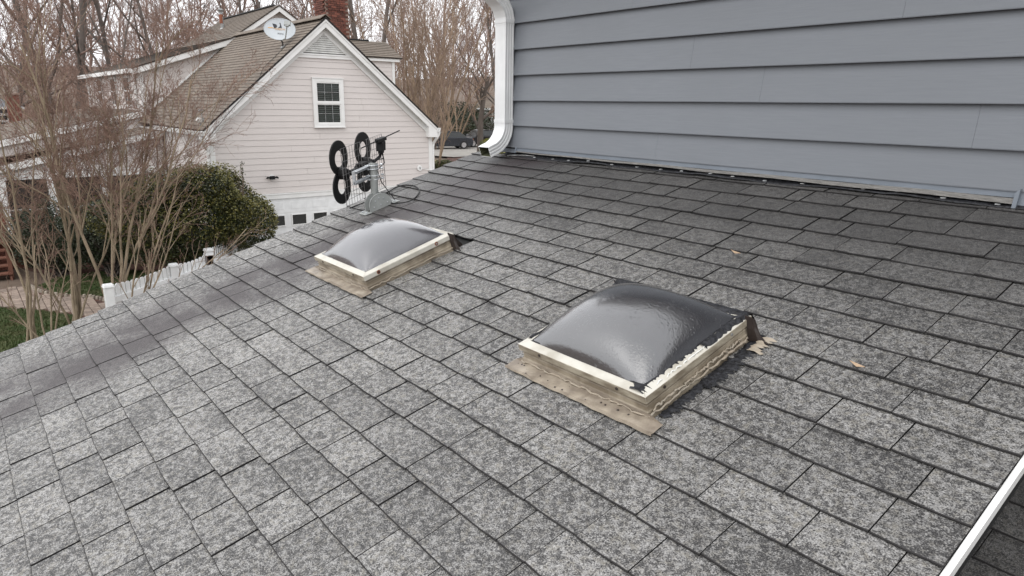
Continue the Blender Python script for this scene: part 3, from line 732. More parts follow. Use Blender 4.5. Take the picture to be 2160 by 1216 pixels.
# foot: two curved side plates on a flat base plate
for sgn in (-1, 1):
    b = MB(); pr = []
    for k in range(13):
        a = math.pi*k/12; pr.append((-.080*math.cos(a), .085*math.sin(a)**.8 if math.sin(a) > 0 else 0))
    o_ = np.array([sgn*.036, 0, 0])
    def fp(p, q, dx=0): return np.array(rp(MX+sgn*.033+dx, MS_+p, .008+q))
    poly = [(-.092, 0)]+[(p, q+.012) for p, q in pr]+[(.092, 0)]
    n_ = len(poly); va = [fp(p, q) for p, q in poly]; vb = [fp(p, q, .004) for p, q in poly]
    b.hexa(va, vb)
    for k in range(1, n_-2):                # rolled rim
        b.tube([fp(*poly[k], .002), fp(*poly[k+1], .002)], .004, 6)
    b.build('side_plate', M['grey_paint'], ant)
    for p, q in ((-.05, .025), (.05, .025), (0, .070), (0, .025), (-.03, .06), (.03, .06)):
        b = MB(); b.tube([fp(p, q, -.004), fp(p, q, .009)], .007 if (p, q) == (0, .03) else .004, 8); b.build('bolt', M['zinc'], ant)
for sgn in (-1, 1):
    b = MB(); s_c = MS_+sgn*.108
    b.hexa([rp(MX-.045, s_c-.024, .008), rp(MX+.045, s_c-.024, .008), rp(MX+.055, s_c+.024, .008), rp(MX-.055, s_c+.024, .008)],
           [rp(MX-.045, s_c-.024, .013), rp(MX+.045, s_c-.024, .013), rp(MX+.055, s_c+.024, .013), rp(MX-.055, s_c+.024, .013)])
    b.build('foot_plate', M['grey_paint'], ant, bevel=.0015)
    for x in (-.025, .025):
        b = MB(); b.tube([rp(MX+x, s_c, .012), rp(MX+x, s_c, .020)], .007, 6); b.build('bolt', M['zinc'], ant)
def L(uu, off, z): return mast+Z*zhub+u*uu+nn*off+ZT*(z-zhub)
# clamps, arms, boom, hubs, rings
for z in (zhub-.055, zhub+.012):
    b = MB(); b.obox(L(-.075, .038, z), u*.125, nn*.006, ZT*.011); b.obox(L(-.075, .030, z+.008), u*.125, nn*.012, ZT*.0012)
    b.build('bracket_rail', M['zinc'], ant)
    for dz in (-.012, .012):
        b = MB(); pts = [L(.030*math.sin(a), .030*math.cos(a)*-1, z+dz) for a in [math.pi*(k/8-.5) for k in range(9)]]
        pts = [L(-.030, .045, z+dz)]+pts+[L(.030, .045, z+dz)]; b.tube(pts, .0032, 6); b.build('u_bolt', M['zinc'], ant)
        for s_ in (-.03, .03):
            b = MB(); b.tube([L(s_, -.035 if s_ > 0 else .02, z+dz), L(s_, -.05 if s_ > 0 else .03, z+dz)], .007, 6); b.build('nut', M['zinc'], ant)
b = MB(); b.obox(L(-.195, .04, zhub-.022), u*.005, nn*.010, ZT*.042); b.build('bracket_end', M['zinc'], ant)
b = MB(); b.obox(L(0, .085, zhub), u*.15, nn*.015, ZT*.017); b.obox(L(0, .085, zhub+.022), u*.05, nn*.020, ZT*.014); b.build('boom', M['black'], ant, bevel=.004)
b = MB()
b.tube([L(-.01, .05, zhub-.008), L(-.01, .10, zhub-.008)], .040, 16); b.tube([L(-.01, .10, zhub-.008), L(-.01, .125, zhub-.008)], [.040, .026], 16)
b.build('centre_hub', M['black'], ant)
for uu in (-.150, .172):
    b = MB(); b.tube([L(uu, .10, zhub-.004), L(uu, .130, zhub-.004), L(uu, .172, zhub-.004), L(uu, .180, zhub-.004)], [.026, .040, .040, .030], 18); hub = b.build('hub', M['black'], ant)
    b = MB(); b.tube([L(uu-.012, .166, zhub+.004), L(uu-.012, .178, zhub+.004)], .008, 8); b.tube([L(uu+.012, .166, zhub+.004), L(uu+.012, .178, zhub+.004)], .008, 8); b.build('terminal', M['zinc'], hub)
    for sg in (1, -1):
        b = MB(); c = L(uu, .160, zhub+sg*.094); n_ = 36; ro, ri, th = .109, .054, .0045; vs = []; fs = []
        for k in range(n_):
            a = 2*math.pi*k/n_; e = u*math.cos(a)+ZT*math.sin(a)
            ce = ZT*(sg*.008)
            vs += [c+e*ro-nn*th, c+e*ro+nn*th, c-ce+e*ri+nn*th, c-ce+e*ri-nn*th]
        for k in range(n_):
            a, q = k*4, ((k+1) % n_)*4
            for j in range(4): fs.append((a+j, q+j, q+(j+1) % 4, a+(j+1) % 4))
        b.add(vs, fs); b.build('ring', M['black'], ant)
# wire reflector, two panels
for (ua, ub) in ((-.30, -.055), (.035, .25)):
    b = MB(); ht = .182; zc = zhub-.002; rw = .0013
    n_ = 7
    for k in range(n_+1):
        uu = ua+(ub-ua)*k/n_; b.tube([L(uu, .052, zc-ht), L(uu, .052, zc+ht)], rw if 0 < k < n_ else .0022, 5)
    for k in range(10):
        z = zc-ht+2*ht*k/9; b.tube([L(ua-.008, .0545, z), L(ub+.008, .0545, z)], rw, 5)
    b.build('wire_grid', M['wire'], ant)
# thin straight dipole rod on its block at the mast head
zr = rz(803, 296, dep); b = MB(); p0 = atd(803, 295, dep+.02)
b.tube([p0-u*.27-Z*.006, p0+u*.29+Z*.012], .0042, 8); b.build('dipole_rod', M['black'], ant)
b = MB(); b.obox(p0, u*.055, nn*.018, Z*.012); b.obox(p0+u*.0-Z*.042, u*.028, nn*.022, Z*.030); b.obox(p0-Z*.078, u*.018, nn*.015, Z*.010)
b.build('dipole_block', M['black'], ant, bevel=.003)
b = MB(); b.tube([p0-Z*.08, p0-Z*.11+nn*.01, mast+Z*(ztop+.005)+u*.0], .010, 8); b.build('dipole_stem', M['black'], ant)
b = MB()
b.tube([p0-Z*.085+u*.01, p0-Z*.13+u*.03, L(.02, .03, zhub+.05), L(-.03, .07, zhub+.02)], .0035, 6)
b.tube([p0-Z*.085+u*.02, p0-Z*.16+u*.045, L(.045, .0, zhub-.02), L(.05, -.02, zhub-.10), np.array(rp(MX+.05, MS_+.10, .03))], .0035, 6)
b.tube([L(-.03, .09, zhub-.05), L(.05, .08, zhub-.14), L(.09, .06, zhub-.10), L(.10, .06, zhub-.02)], .0035, 6)
b.build('lead', M['black_rub'], ant)
# coil of coaxial cable lying on the shingles
def pxr(x, y, t=.014): 
    d = ray(x, y); q = -(HC-t)/float(NR@d); return d*q
cab = [pxr(*p) for p in [(803, 412), (808, 421), (820, 428), (842, 429), (868, 423), (882, 410), (884, 400), (872, 392), (852, 391), (833, 397), (820, 405), (800, 413), (775, 425), (752, 434), (735, 441)]]
cc = []
for i in range(len(cab)-1):
    for k in range(4):
        t_ = k/4; p0_, p1_, p2_, p3_ = cab[max(i-1, 0)], cab[i], cab[i+1], cab[min(i+2, len(cab)-1)]
        cc.append(.5*((2*p1_)+(-p0_+p2_)*t_+(2*p0_-5*p1_+4*p2_-p3_)*t_**2+(-p0_+3*p1_-3*p2_+p3_)*t_**3))
b = MB(); b.tube(cc, .0042, 6); tag(b.build('coaxial_cable', M['black_rub']), 'black coaxial cable looped on the shingles beside the antenna foot', 'cable')
# two dry leaves on the shingles
for (x, y, lab) in ((1552, 535, 'pale curled dry leaf on the shingles between the far skylight and the grey wall'), (1808, 773, 'pale dry leaf on the shingles to the right of the nearer skylight')):
    p = pxr(x, y, .016); b = MB(); q = [np.array(v) for v in ((-.022, .0, .012), (-.006, .007, .004), (.018, .003, .0), (.024, -.002, .006), (.0, -.006, .002))]
    up_ = NR
    def loc(v): return p+np.array([1, 0, 0])*v[0]+ES*v[1]+NR*v[2]
    b.hexa([loc(v) for v in q], [loc(v+np.array([0, 0, .0015])) for v in q]); tag(b.build('dry_leaf', M['straw']), lab, 'leaf', 'dry leaves on the shingles')
# ------------------------------------------------------------------ ground
rg = np.random.RandomState(4)
xs_ = np.concatenate([np.linspace(-420, -60, 46), np.linspace(-57, 40, 50), np.linspace(60, 300, 8)]); ys_ = np.concatenate([np.linspace(-260, -25, 12), np.linspace(-22, 70, 47), np.linspace(75, 420, 44)])
b = MB(); ny = len(ys_)
b.v = [(float(x), float(y), ground_z(x, y)) for x in xs_ for y in ys_]
b.f = [(i*ny+j, (i+1)*ny+j, (i+1)*ny+j+1, i*ny+j+1) for i in range(len(xs_)-1) for j in range(ny-1)]; b.m = [0]*len(b.f)
b.build('ground', M['ground'], smooth=True, kind='structure')
def gp(x, y, dz=0): return (float(x), float(y), ground_z(x, y)+dz)
def sheet(name, pts, m_, dz, nsub=1):
    b = MB(); b.v = [gp(x, y, dz) for x, y in pts]; b.f = [tuple(range(len(pts)))]; b.m = [0]; return b.build(name, m_, kind='structure')
def gpx(x, y, z=GZ): p = at(x, y, 2, z); return (float(p[0]), float(p[1]))
LAWN = [(-12, -9), (-12, 2.0), (-15, 2.2), (-17.2, 2.1), (-18.7, 1.70), (-19.6, 1.10), (-20.35, .40), (-20.9, -2.0), (-21.5, -9)]
sheet('lawn', LAWN, M['lawn'], .004)
PATH = [(-21.5, -9), (-20.9, -2.0), (-20.35, .40), (-19.6, 1.10), (-18.7, 1.70), (-17.2, 2.1), (-18.0, 2.75), (-19.8, 2.45), (-20.86, 1.52), (-22.14, 1.18), (-22.4, .57), (-23.2, -3.0), (-23.8, -9)]
sheet('garden_path', PATH, M['mulch'], .006)
BED = [(-18.6, 3.0), (-20.0, 2.6), (-20.95, 1.72), (-22.2, 1.4), (-22.9, 1.9), (-23.1, 3.2), (-22.0, 4.6), (-19.3, 4.6)]
sheet('back_lawn', BED, M['lawn'], .008)
sheet('mulch_bed', [(-22.9, 1.9), (-24.9, 1.2), (-24.9, 5.5), (-20.05, 5.5), (-19.0, 4.62), (-22.0, 4.64), (-23.1, 3.3)], M['mulch'], .011)
sheet('driveway', [(-19.95, 6.7), (-19.95, 12.3), (-8, 13.5), (-8, 6.9)], M['concrete'], .02)
# pavers of the path, set in running bond inside its outline
def inside(x, y, poly):
    c = False; j = len(poly)-1
    for i in range(len(poly)):
        if (poly[i][1] > y) != (poly[j][1] > y) and x < (poly[j][0]-poly[i][0])*(y-poly[i][1])/(poly[j][1]-poly[i][1])+poly[i][0]: c = not c
        j = i
    return c
pm = MB(); pm.hexa([(-.098, -.098, -.03), (.098, -.098, -.03), (.098, .098, -.03), (-.098, .098, -.03)], [(-.094, -.094, .0), (.094, -.094, .0), (.094, .094, .0), (-.094, .094, .0)])
pv = pm.mesh('paver', M['paver']); path_o = bpy.data.objects['garden_path']; npv = 0; rest = MB()
ps_ = []
for i in range(-60, 60):
    for j in range(-60, 60):
        x = -21+i*.205+(.1 if j % 2 else 0); y = j*.205
        if inside(x, y, PATH) and inside(x+.09, y+.09, PATH) and inside(x-.09, y-.09, PATH): ps_.append((math.hypot(x+20.3, y-1.5), x, y))
ps_.sort()
for k, (d_, x, y) in enumerate(ps_):
    if k < 290:
        o = place('paver', pv, path_o); o.location = (x, y, ground_z(x, y)+.03+rng.uniform(0, .004)); o.rotation_euler = (0, 0, rng.uniform(-.02, .02))
    else:
        z = ground_z(x, y)+.03; rest.hexa([(x-.097, y-.097, z-.03), (x+.097, y-.097, z-.03), (x+.097, y+.097, z-.03), (x-.097, y+.097, z-.03)], [(x-.094, y-.094, z), (x+.094, y-.094, z), (x+.094, y+.094, z), (x-.094, y+.094, z)])
rest.build('paver_field', M['paver'], path_o, kind='stuff')
# edging stones round the bed
edg = thing('stone_edging', 'row of small pale edging stones between the paver path and the back lawn', 'edging', gp(-20.9, 1.6))
line_ = [(-22.15, 1.22), (-21.6, 1.30), (-21.05, 1.47), (-20.5, 1.85), (-20.05, 2.32), (-19.4, 2.62), (-18.6, 2.9), (-17.9, 2.9)]
acc = 0
for i in range(len(line_)-1):
    a, c = np.array(line_[i]), np.array(line_[i+1]); n_ = max(1, int(np.linalg.norm(c-a)/.135))
    for k in range(n_):
        p = a+(c-a)*k/n_; b = MB(); s = rng.uniform(.05, .065)
        lo = []; hi = []
        for q in range(7):
            an = 2*math.pi*q/7; rr = s*rng.uniform(.8, 1.1); lo.append(gp(p[0]+rr*math.cos(an), p[1]+rr*math.sin(an), -.01)); hi.append((lo[-1][0]*.35+p[0]*.65+(lo[-1][0]-p[0])*.35, lo[-1][1]*.35+p[1]*.65+(lo[-1][1]-p[1])*.35, lo[-1][2]+.10))
        b.hexa(lo, hi); b.build('stone', M['stone'], edg, bevel=.012)
# grass blades on both lawns
def blades(name, poly, n, hgt, m_, seed):
    r = random.Random(seed); b = MB(); xa, xb = min(p[0] for p in poly), max(p[0] for p in poly); ya, yb_ = min(p[1] for p in poly), max(p[1] for p in poly); k = 0
    while k < n:
        x, y = r.uniform(xa, xb), r.uniform(ya, yb_)
        if not inside(x, y, poly): continue
        k += 1; a = r.uniform(0, 6.28); w = r.uniform(.008, .018); h_ = r.uniform(.4, 1)*hgt; lx, ly = r.uniform(-.04, .04), r.uniform(-.04, .04); z = ground_z(x, y)
        o = len(b.v); b.v += [(x-w*math.cos(a), y-w*math.sin(a), z), (x+w*math.cos(a), y+w*math.sin(a), z), (x+lx, y+ly, z+h_)]; b.f.append((o, o+1, o+2)); b.m.append(0)
    return b.build(name, m_, kind='stuff')
blades('grass', [(-15, -2), (-15, 2.2), (-17.2, 2.1), (-18.7, 1.70), (-19.6, 1.10), (-20.35, .40), (-20.7, -2.0)], 26000, .07, M['grass'], 1)
blades('grass', BED, 14000, .07, M['grass'], 2)
# street side, far right: lawn, mulch, road
def far(pts, name, m_, dz):
    out = []
    for (x, y, r) in pts:
        d = ray(x, y); k = r/math.hypot(d[0], d[1]); out.append((float(d[0]*k), float(d[1]*k)))
    b = MB(); c = np.mean(np.array(out), axis=0); 
    # fan with a few rings so that the sheet follows the ground
    n_ = len(out); b.v = [gp(c[0], c[1], dz)]
    for t_ in (.33, .66, 1.0): b.v += [gp(c[0]+(p[0]-c[0])*t_, c[1]+(p[1]-c[1])*t_, dz) for p in out]
    b.f = [(0, 1+i, 1+(i+1) % n_) for i in range(n_)]
    for q in range(2): b.f += [(1+q*n_+i, 1+(q+1)*n_+i, 1+(q+1)*n_+(i+1) % n_, 1+q*n_+(i+1) % n_) for i in range(n_)]
    b.m = [0]*len(b.f); return b.build(name, m_, kind='structure')
far([(880, 0, 30), (1130, 0, 30), (1130, 0, 48), (1000, 0, 50), (880, 0, 50)], 'front_lawn', M['lawn_far'], .05)
far([(940, 0, 46), (1010, 0, 46), (1100, 0, 46), (1100, 0, 55), (1000, 0, 55), (940, 0, 53)], 'mulch_bed', M['mulch'], .10)
far([(820, 0, 54), (955, 0, 51), (1130, 0, 55), (1130, 0, 70), (960, 0, 70), (820, 0, 66)], 'road', M['concrete'], .14)
far([(930, 0, 70), (1130, 0, 70), (1130, 0, 78), (930, 0, 78)], 'verge', M['lawn_far'], .12)

# ------------------------------------------------------------------ the neighbour's house (all axes parallel to ours)
GX = -19.8
nb = thing('cream_sided_house', 'cream sided house with a tan shingle roof and white gable trim beside the yard', 'house', (GX-3, 9, GZ))
AY, AZ = 8.965, 2.33                         # gable apex
EYL, EZL, EYR, EZR = 5.36, -.76, 12.68, -.735
def zl(y): return AZ+(y-AY)*(AZ-EZL)/(AY-EYL)
def zr_(y): return AZ+(y-AY)*(EZR-AZ)/(EYR-AY)
def yL(z): return AY+(z-AZ)*(AY-EYL)/(AZ-EZL)
def yR(z): return AY+(z-AZ)*(EYR-AY)/(EZR-AZ)
WX = GX-.22                                 # wall face; the rake boards stand proud of it
CYL, CYR = 5.58, 12.55
TRZ = -2.62                                  # top of the garage door trim
b = MB()
poly = [(CYL, GZ), (CYR, GZ), (CYR, zr_(CYR)-.15), (AY, AZ-.16), (CYL, zl(CYL)-.15)]
b.hexa([(WX-.15, y, z) for y, z in poly], [(WX-.008, y, z) for y, z in poly])
gw = b.build('gable_wall', M['siding_dark'], nb)
EXP = .168
def plank(xf, y0, y1, z0, z1, parent, y0t=None, y1t=None, axis='x', mat_=None):
    """lapped board on a wall: axis x = wall faces +X, axis y = wall faces -Y (then y0,y1 are X values)"""
    y0t = y0 if y0t is None else y0t; y1t = y1 if y1t is None else y1t; b = MB()
    def P(d, y, z): return (xf+d, y, z) if axis == 'x' else (y, xf-d, z)
    fr = [P(.014, y0, z0), P(.014, y1, z0), P(.004, y1t, z1), P(.004, y0t, z1)]
    bk = [P(-.006, y0, z0), P(-.006, y1, z0), P(-.006, y1t, z1), P(-.006, y0t, z1)]
    b.hexa(fr, bk) if axis == 'x' else b.hexa(bk, fr)
    return b.build('siding_board', mat_ or M['cream'], parent)
z = TRZ+.06
while z < 1.30:
    z1 = min(z+EXP, 1.30); m_ = .02
    a0, a1 = max(CYL+.10, yL(z)+.20), min(CYR-.10, yR(z)-.20); b0, b1 = max(CYL+.10, yL(z1)+.20), min(CYR-.10, yR(z1)-.20)
    jt = [] if (a1-a0) < 4 else [a0+(a1-a0)*rng.uniform(.25, .75)]
    if jt: plank(WX, a0, jt[0]-.002, z, z1-.004, gw, b0, jt[0]-.002); plank(WX, jt[0]+.002, a1, z, z1-.004, gw, jt[0]+.002, b1)
    else: plank(WX, a0, a1, z, z1-.004, gw, b0, b1)
    z += EXP
# trim under the boards, frieze, corner boards, rake boards in two steps, soffit
b = MB(); b.box(WX-.004, CYL, TRZ-.10, WX+.035, CYR, TRZ+.02); b.box(WX-.004, CYL, TRZ+.02, WX+.05, CYR, TRZ+.055); b.build('door_head_trim', M['white'], nb)
b = MB(); b.box(WX-.10, CYL-.03, GZ, WX+.03, CYL+.10, zl(CYL)-.10); b.build('corner_board', M['white'], nb)
b = MB(); b.box(WX-.10, CYR-.10, GZ, WX+.03, CYR+.03, zr_(CYR)-.10); b.build('corner_board', M['white'], nb)
def rake(y0, z0, y1, z1, x0, x1, d0, d1, name='rake_board'):
    b = MB(); b.hexa([(x0, y0, z0-d1), (x0, y1, z1-d1), (x0, y1, z1-d0), (x0, y0, z0-d0)], [(x1, y0, z0-d1), (x1, y1, z1-d1), (x1, y1, z1-d0), (x1, y0, z0-d0)]); return b.build(name, M['white'], nb)
for (y0, z0) in ((EYL, EZL), (EYR, EZR)):
    rake(y0, z0, AY, AZ, GX-.03, GX, .025, .26); rake(y0, z0, AY, AZ, GX, GX+.02, .02, .10, 'rake_trim')
    rake(y0+(.22 if y0 < AY else -.22), (zl if y0 < AY else zr_)(y0+(.22 if y0 < AY else -.22)), AY, AZ, WX-.0, WX+.045, .17, .42, 'frieze_board')
    s = 1 if y0 < AY else -1
    b = MB(); b.hexa([(WX-.05, y0, z0-.15), (GX-.028, y0, z0-.15), (GX-.028, AY, AZ-.15), (WX-.05, AY, AZ-.15)], [(WX-.05, y0, z0-.12), (GX-.028, y0, z0-.12), (GX-.028, AY, AZ-.12), (WX-.05, AY, AZ-.12)]); b.build('soffit', M['vent_white'], nb)
    # boxed return at the foot of the rake
    ya = y0; yb_ = y0+s*.33; za = z0-.03; 
    b = MB(); lo = [(WX-.02, ya, z0-.31), (GX-.001, ya, z0-.31), (GX-.001, yb_, z0-.31), (WX-.02, yb_, z0-.31)]
    hi = [(WX-.02, ya, za), (GX-.001, ya, za), (GX-.001, yb_, za+.25), (WX-.02, yb_, za+.25)]
    b.hexa(lo, hi) if s > 0 else b.hexa(hi, lo); b.build('eave_return', M['white'], nb)
# triangular louvred vent
VZ0 = 1.33
lv = MB(); zt_ = AZ-.42
ya_, yb_ = yL(VZ0)+.42, yR(VZ0)-.42
lv.hexa([(WX-.01, ya_, VZ0), (WX-.01, yb_, VZ0), (WX-.01, AY, zt_)], [(WX+.004, ya_, VZ0), (WX+.004, yb_, VZ0), (WX+.004, AY, zt_)]); lvo = lv.build('louvre_vent', M['vent_shade'], nb)
n_ = 9
for k in range(n_):
    z0 = VZ0+.05+(zt_-VZ0-.06)*k/n_; z1 = z0+.07; f0, f1 = (z0-VZ0)/(zt_-VZ0), (z1-VZ0)/(zt_-VZ0)
    a0, a1 = ya_+(AY-ya_)*f0+.03, yb_+(AY-yb_)*f0-.03
    if a1-a0 < .05: break
    b = MB(); b.hexa([(WX+.005, a0, z0+.05), (WX+.05, a0, z0), (WX+.05, a1, z0), (WX+.005, a1, z0+.05)], [(WX+.005, a0, z0+.062), (WX+.05, a0, z0+.012), (WX+.05, a1, z0+.012), (WX+.005, a1, z0+.062)]); b.build('slat', M['vent_white'], lvo)
b = MB(); b.box(WX, ya_-.25, VZ0-.10, WX+.05, yb_+.25, VZ0); b.box(WX, ya_-.25, VZ0-.02, WX+.065, yb_+.25, VZ0+.02); b.build('vent_sill', M['white'], lvo)
# gable window: casing, two sashes, 3 x 2 panes each, blinds behind
def window(parent, xf, y0, y1, z0, z1, cols=3, rows=2, sash2=True, casing=.10, blinds=True, name='window'):
    b = MB(); c = casing
    b.box(xf, y0, z0, xf+.05, y0+c, z1); b.box(xf, y1-c, z0, xf+.05, y1, z1); b.box(xf, y0+c, z1-c, xf+.05, y1-c, z1); b.box(xf, y0+c, z0, xf+.05, y1-c, z0+c)
    b.box(xf, y0-.015, z0-.02, xf+.075, y1+.015, z0); b.box(xf, y0-.01, z1, xf+.065, y1+.01, z1+.02)
    w = b.build(name, M['white'], parent)
    ya, yb_, za, zb_ = y0+c, y1-c, z0+c, z1-c; zm = (za+zb_)/2
    b = MB(); b.box(xf-.002, ya, za, xf+.004, yb_, zb_); b.build('glass', M['glass_dark'], w)
    if blinds:
        k = 0; zz = za+.03
        while zz < zb_-.02:
            b = MB(); b.hexa([(xf+.005, ya+.02, zz), (xf+.010, ya+.02, zz-.022), (xf+.010, yb_-.02, zz-.022), (xf+.005, yb_-.02, zz)], [(xf+.005, ya+.02, zz+.003), (xf+.010, ya+.02, zz-.019), (xf+.010, yb_-.02, zz-.019), (xf+.005, yb_-.02, zz+.003)]); b.build('blind_slat', M['blind'], w); zz += .055
    parts = [(za, zm-.02), (zm+.02, zb_)] if sash2 else [(za, zb_)]
    for i, (sa, sb) in enumerate(parts):
        d = 0 if i == 0 else .012; b = MB(); f = .035
        b.box(xf+.002+d, ya, sa, xf+.030+d, ya+f, sb); b.box(xf+.002+d, yb_-f, sa, xf+.030+d, yb_, sb); b.box(xf+.002+d, ya+f, sa, xf+.030+d, yb_-f, sa+f); b.box(xf+.002+d, ya+f, sb-f, xf+.030+d, yb_-f, sb)
        sash = b.build('sash', M['white'], w)
        for q in range(1, cols):
            y = ya+f+(yb_-ya-2*f)*q/cols; b = MB(); b.box(xf+.011+d, y-.006, sa+f, xf+.020+d, y+.006, sb-f); b.build('muntin', M['galv'], w)
        for q in range(1, rows):
            z = sa+f+(sb-sa-2*f)*q/rows; b = MB(); b.box(xf+.0115+d, ya+f, z-.006, xf+.0205+d, yb_-f, z+.006); b.build('muntin', M['galv'], w)
    if sash2:
        b = MB(); b.box(xf, ya, zm-.025, xf+.045, yb_, zm+.025); b.build('meeting_rail', M['white'], w)
    return w
wa, wb = at(657, 165, 0, WX+.02), at(727, 268, 0, WX+.02)
window(gw, WX+.016, float(wa[1]), float(wb[1]), float(wb[2]), float(wa[2]))
# garage door: four rows of panels, windows in the second
GDY0, GDY1 = 6.273, 11.529; GDT = TRZ-.10; GDB = GZ+.03
b = MB(); b.box(WX-.03, GDY0, GDB, WX-.008+.008, GDY1, GDT); gd = b.build('garage_door', M['white_old'], gw)
ph = (GDT-GDB)/5; ncol = 8
for r_ in range(5):
    z0, z1 = GDT-ph*(r_+1), GDT-ph*r_
    b = MB(); b.box(WX, GDY0, z0+.004, WX+.006, GDY1, z0+.012); b.build('section_joint', M['vent_white'], gd)
    for c_ in range(ncol):
        y0 = GDY0+(GDY1-GDY0)*c_/ncol+.10; y1 = GDY0+(GDY1-GDY0)*(c_+1)/ncol-.10
        if r_ == 1:
            b = MB(); b.box(WX+.001, y0-.01, z0+.045, WX+.022, y0+.02, z1-.05); b.box(WX+.001, y1-.02, z0+.045, WX+.022, y1+.01, z1-.05); b.box(WX+.001, y0+.02, z0+.045, WX+.022, y1-.02, z0+.07); b.box(WX+.001, y0+.02, z1-.075, WX+.022, y1-.02, z1-.05)
            wf = b.build('window_frame', M['white'], gd)
            b = MB(); b.box(WX+.001, y0+.02, z0+.07, WX+.006, y1-.02, z1-.075); b.build('pane', M['glass_dark'], gd)
        else:
            b = MB(); b.hexa([(WX+.0005, y0, z0+.09), (WX+.0005, y1, z0+.09), (WX+.0005, y1, z1-.09), (WX+.0005, y0, z1-.09)], [(WX+.004, y0+.03, z0+.12), (WX+.004, y1-.03, z0+.12), (WX+.004, y1-.03, z1-.12), (WX+.004, y0+.03, z1-.12)]); b.build('panel', M['white_old'], gd)
# side wall of the garage (faces -Y) and its boards
SX1 = -24.9; DX2 = -27.6; FARX = -38.3
b = MB(); b.box(FARX, CYL+.008, GZ, WX-.15, CYL+.15, EZL-.05); sw = b.build('side_wall', M['siding_dark'], nb)
z = GZ+.1
while z < EZL-.14:
    if z > -3.6: plank(CYL, -27.4, WX-.10, z, min(z+EXP-.004, EZL-.12), sw, axis='y')
    z += EXP
b = MB(); b.box(FARX, EYL+.02, EZL-.16, WX, CYL+.10, EZL-.13); b.build('soffit', M['white'], nb)
# far side wall and back
b = MB(); b.box(FARX, CYR-.12, GZ, WX-.15, CYR, EZR-.05); b.box(FARX, CYL, GZ, FARX+.15, CYR, EZR); b.build('back_wall', M['cream'], nb)
# roofs in courses: saw-tooth strips along X
def course_roof(name, x0, x1, ridge, eave, parent, th=.03, n=None, over=0):
    """roof plane between ridge (y,z) and eave (y,z), courses every 14 cm, from x0 to x1; x1 is a number or f(t)"""
    ry, rz_z = ridge; ey, ez = eave; Lh = math.hypot(ry-ey, rz_z-ez); n = n or int(Lh/.142); b = MB()
    nx, nz = -(rz_z-ez)/Lh, (ry-ey)/Lh
    if nz < 0: nx, nz = -nx, -nz
    for k in range(n):
        t0, t1 = k/n, min((k+1)/n+.01, 1)
        y0, z0 = ey+(ry-ey)*t0, ez+(rz_z-ez)*t0; y1, z1 = ey+(ry-ey)*t1, ez+(rz_z-ez)*t1
        xa = x0(t0) if callable(x0) else x0; xb = x1(t0) if callable(x1) else x1
        xa2 = x0(t1) if callable(x0) else x0; xb2 = x1(t1) if callable(x1) else x1
        w = .010
        A = [(xa, y0, z0), (xb, y0, z0), (xb2, y1, z1), (xa2, y1, z1)]
        T = [(xa, y0+nx*w*2, z0+nz*w*2), (xb, y0+nx*w*2, z0+nz*w*2), (xb2, y1+nx*.003, z1+nz*.003), (xa2, y1+nx*.003, z1+nz*.003)]
        o = len(b.v); b.add(A+T, [(0, 1, 5, 4)]); b.m[-1] = 1; b.f.append((o+4, o+5, o+6, o+7)); b.m.append(0); b.f += [(o+1, o+2, o+6, o+5), (o, o+4, o+7, o+3)]; b.m += [1, 1]
    A = [(x0(0) if callable(x0) else x0, ey, ez), (x1(0) if callable(x1) else x1, ey, ez), (x1(1) if callable(x1) else x1, ry, rz_z), (x0(1) if callable(x0) else x0, ry, rz_z)]
    b.mi = 1; b.hexa([(x, y-nx*th, z-nz*th) for x, y, z in A], [(x, y-nx*.002, z-nz*.002) for x, y, z in A])
    # slits between tabs, cut as thin dark joints on the lower courses nearest the eye
    return b.build(name, [M['tan_shingle'], M['tan_edge']], parent, kind='stuff')
course_roof('shingle_roof', DX2, GX+.03, (AY, AZ), (EYL, EZL), nb)
course_roof('shingle_roof', FARX, DX2, (EYL+.4, zl(EYL+.4)), (EYL, EZL), nb)
course_roof('shingle_roof', FARX, GX+.03, (AY, AZ), (EYR, EZR), nb)
# individual tabs standing proud on the near slope, the ones large enough to pick out
tabm = MB(); sl_ = math.atan2(AZ-EZL, AY-EYL)
b = MB(); b.tube([(GX-1.1, AY, AZ+.045), (DX2+.4, AY, AZ+.045)], .05, 4); b.build('ridge_vent', M['black_gap'], nb)
b = MB()
for s in (1, -1): b.hexa([(DX2+.1, AY, AZ+.075), (GX+.03, AY, AZ+.075), (GX+.03, AY-s*.17, AZ-.04), (DX2+.1, AY-s*.17, AZ-.04)], [(DX2+.1, AY, AZ+.095), (GX+.03, AY, AZ+.095), (GX+.03, AY-s*.17, AZ-.02), (DX2+.1, AY-s*.17, AZ-.02)])
b.build('ridge_cap', M['tan_shingle'], nb)
b = MB()
for (y0, z0) in ((EYL, EZL), (EYR, EZR)): b.hexa([(GX+.02, y0, z0-.02), (GX+.034, y0, z0-.02), (GX+.034, AY, AZ-.02), (GX+.02, AY, AZ-.02)], [(GX+.02, y0, z0+.022), (GX+.034, y0, z0+.022), (GX+.034, AY, AZ+.022), (GX+.02, AY, AZ+.022)])
b.build('rake_edge', M['black_gap'], nb, kind='stuff')
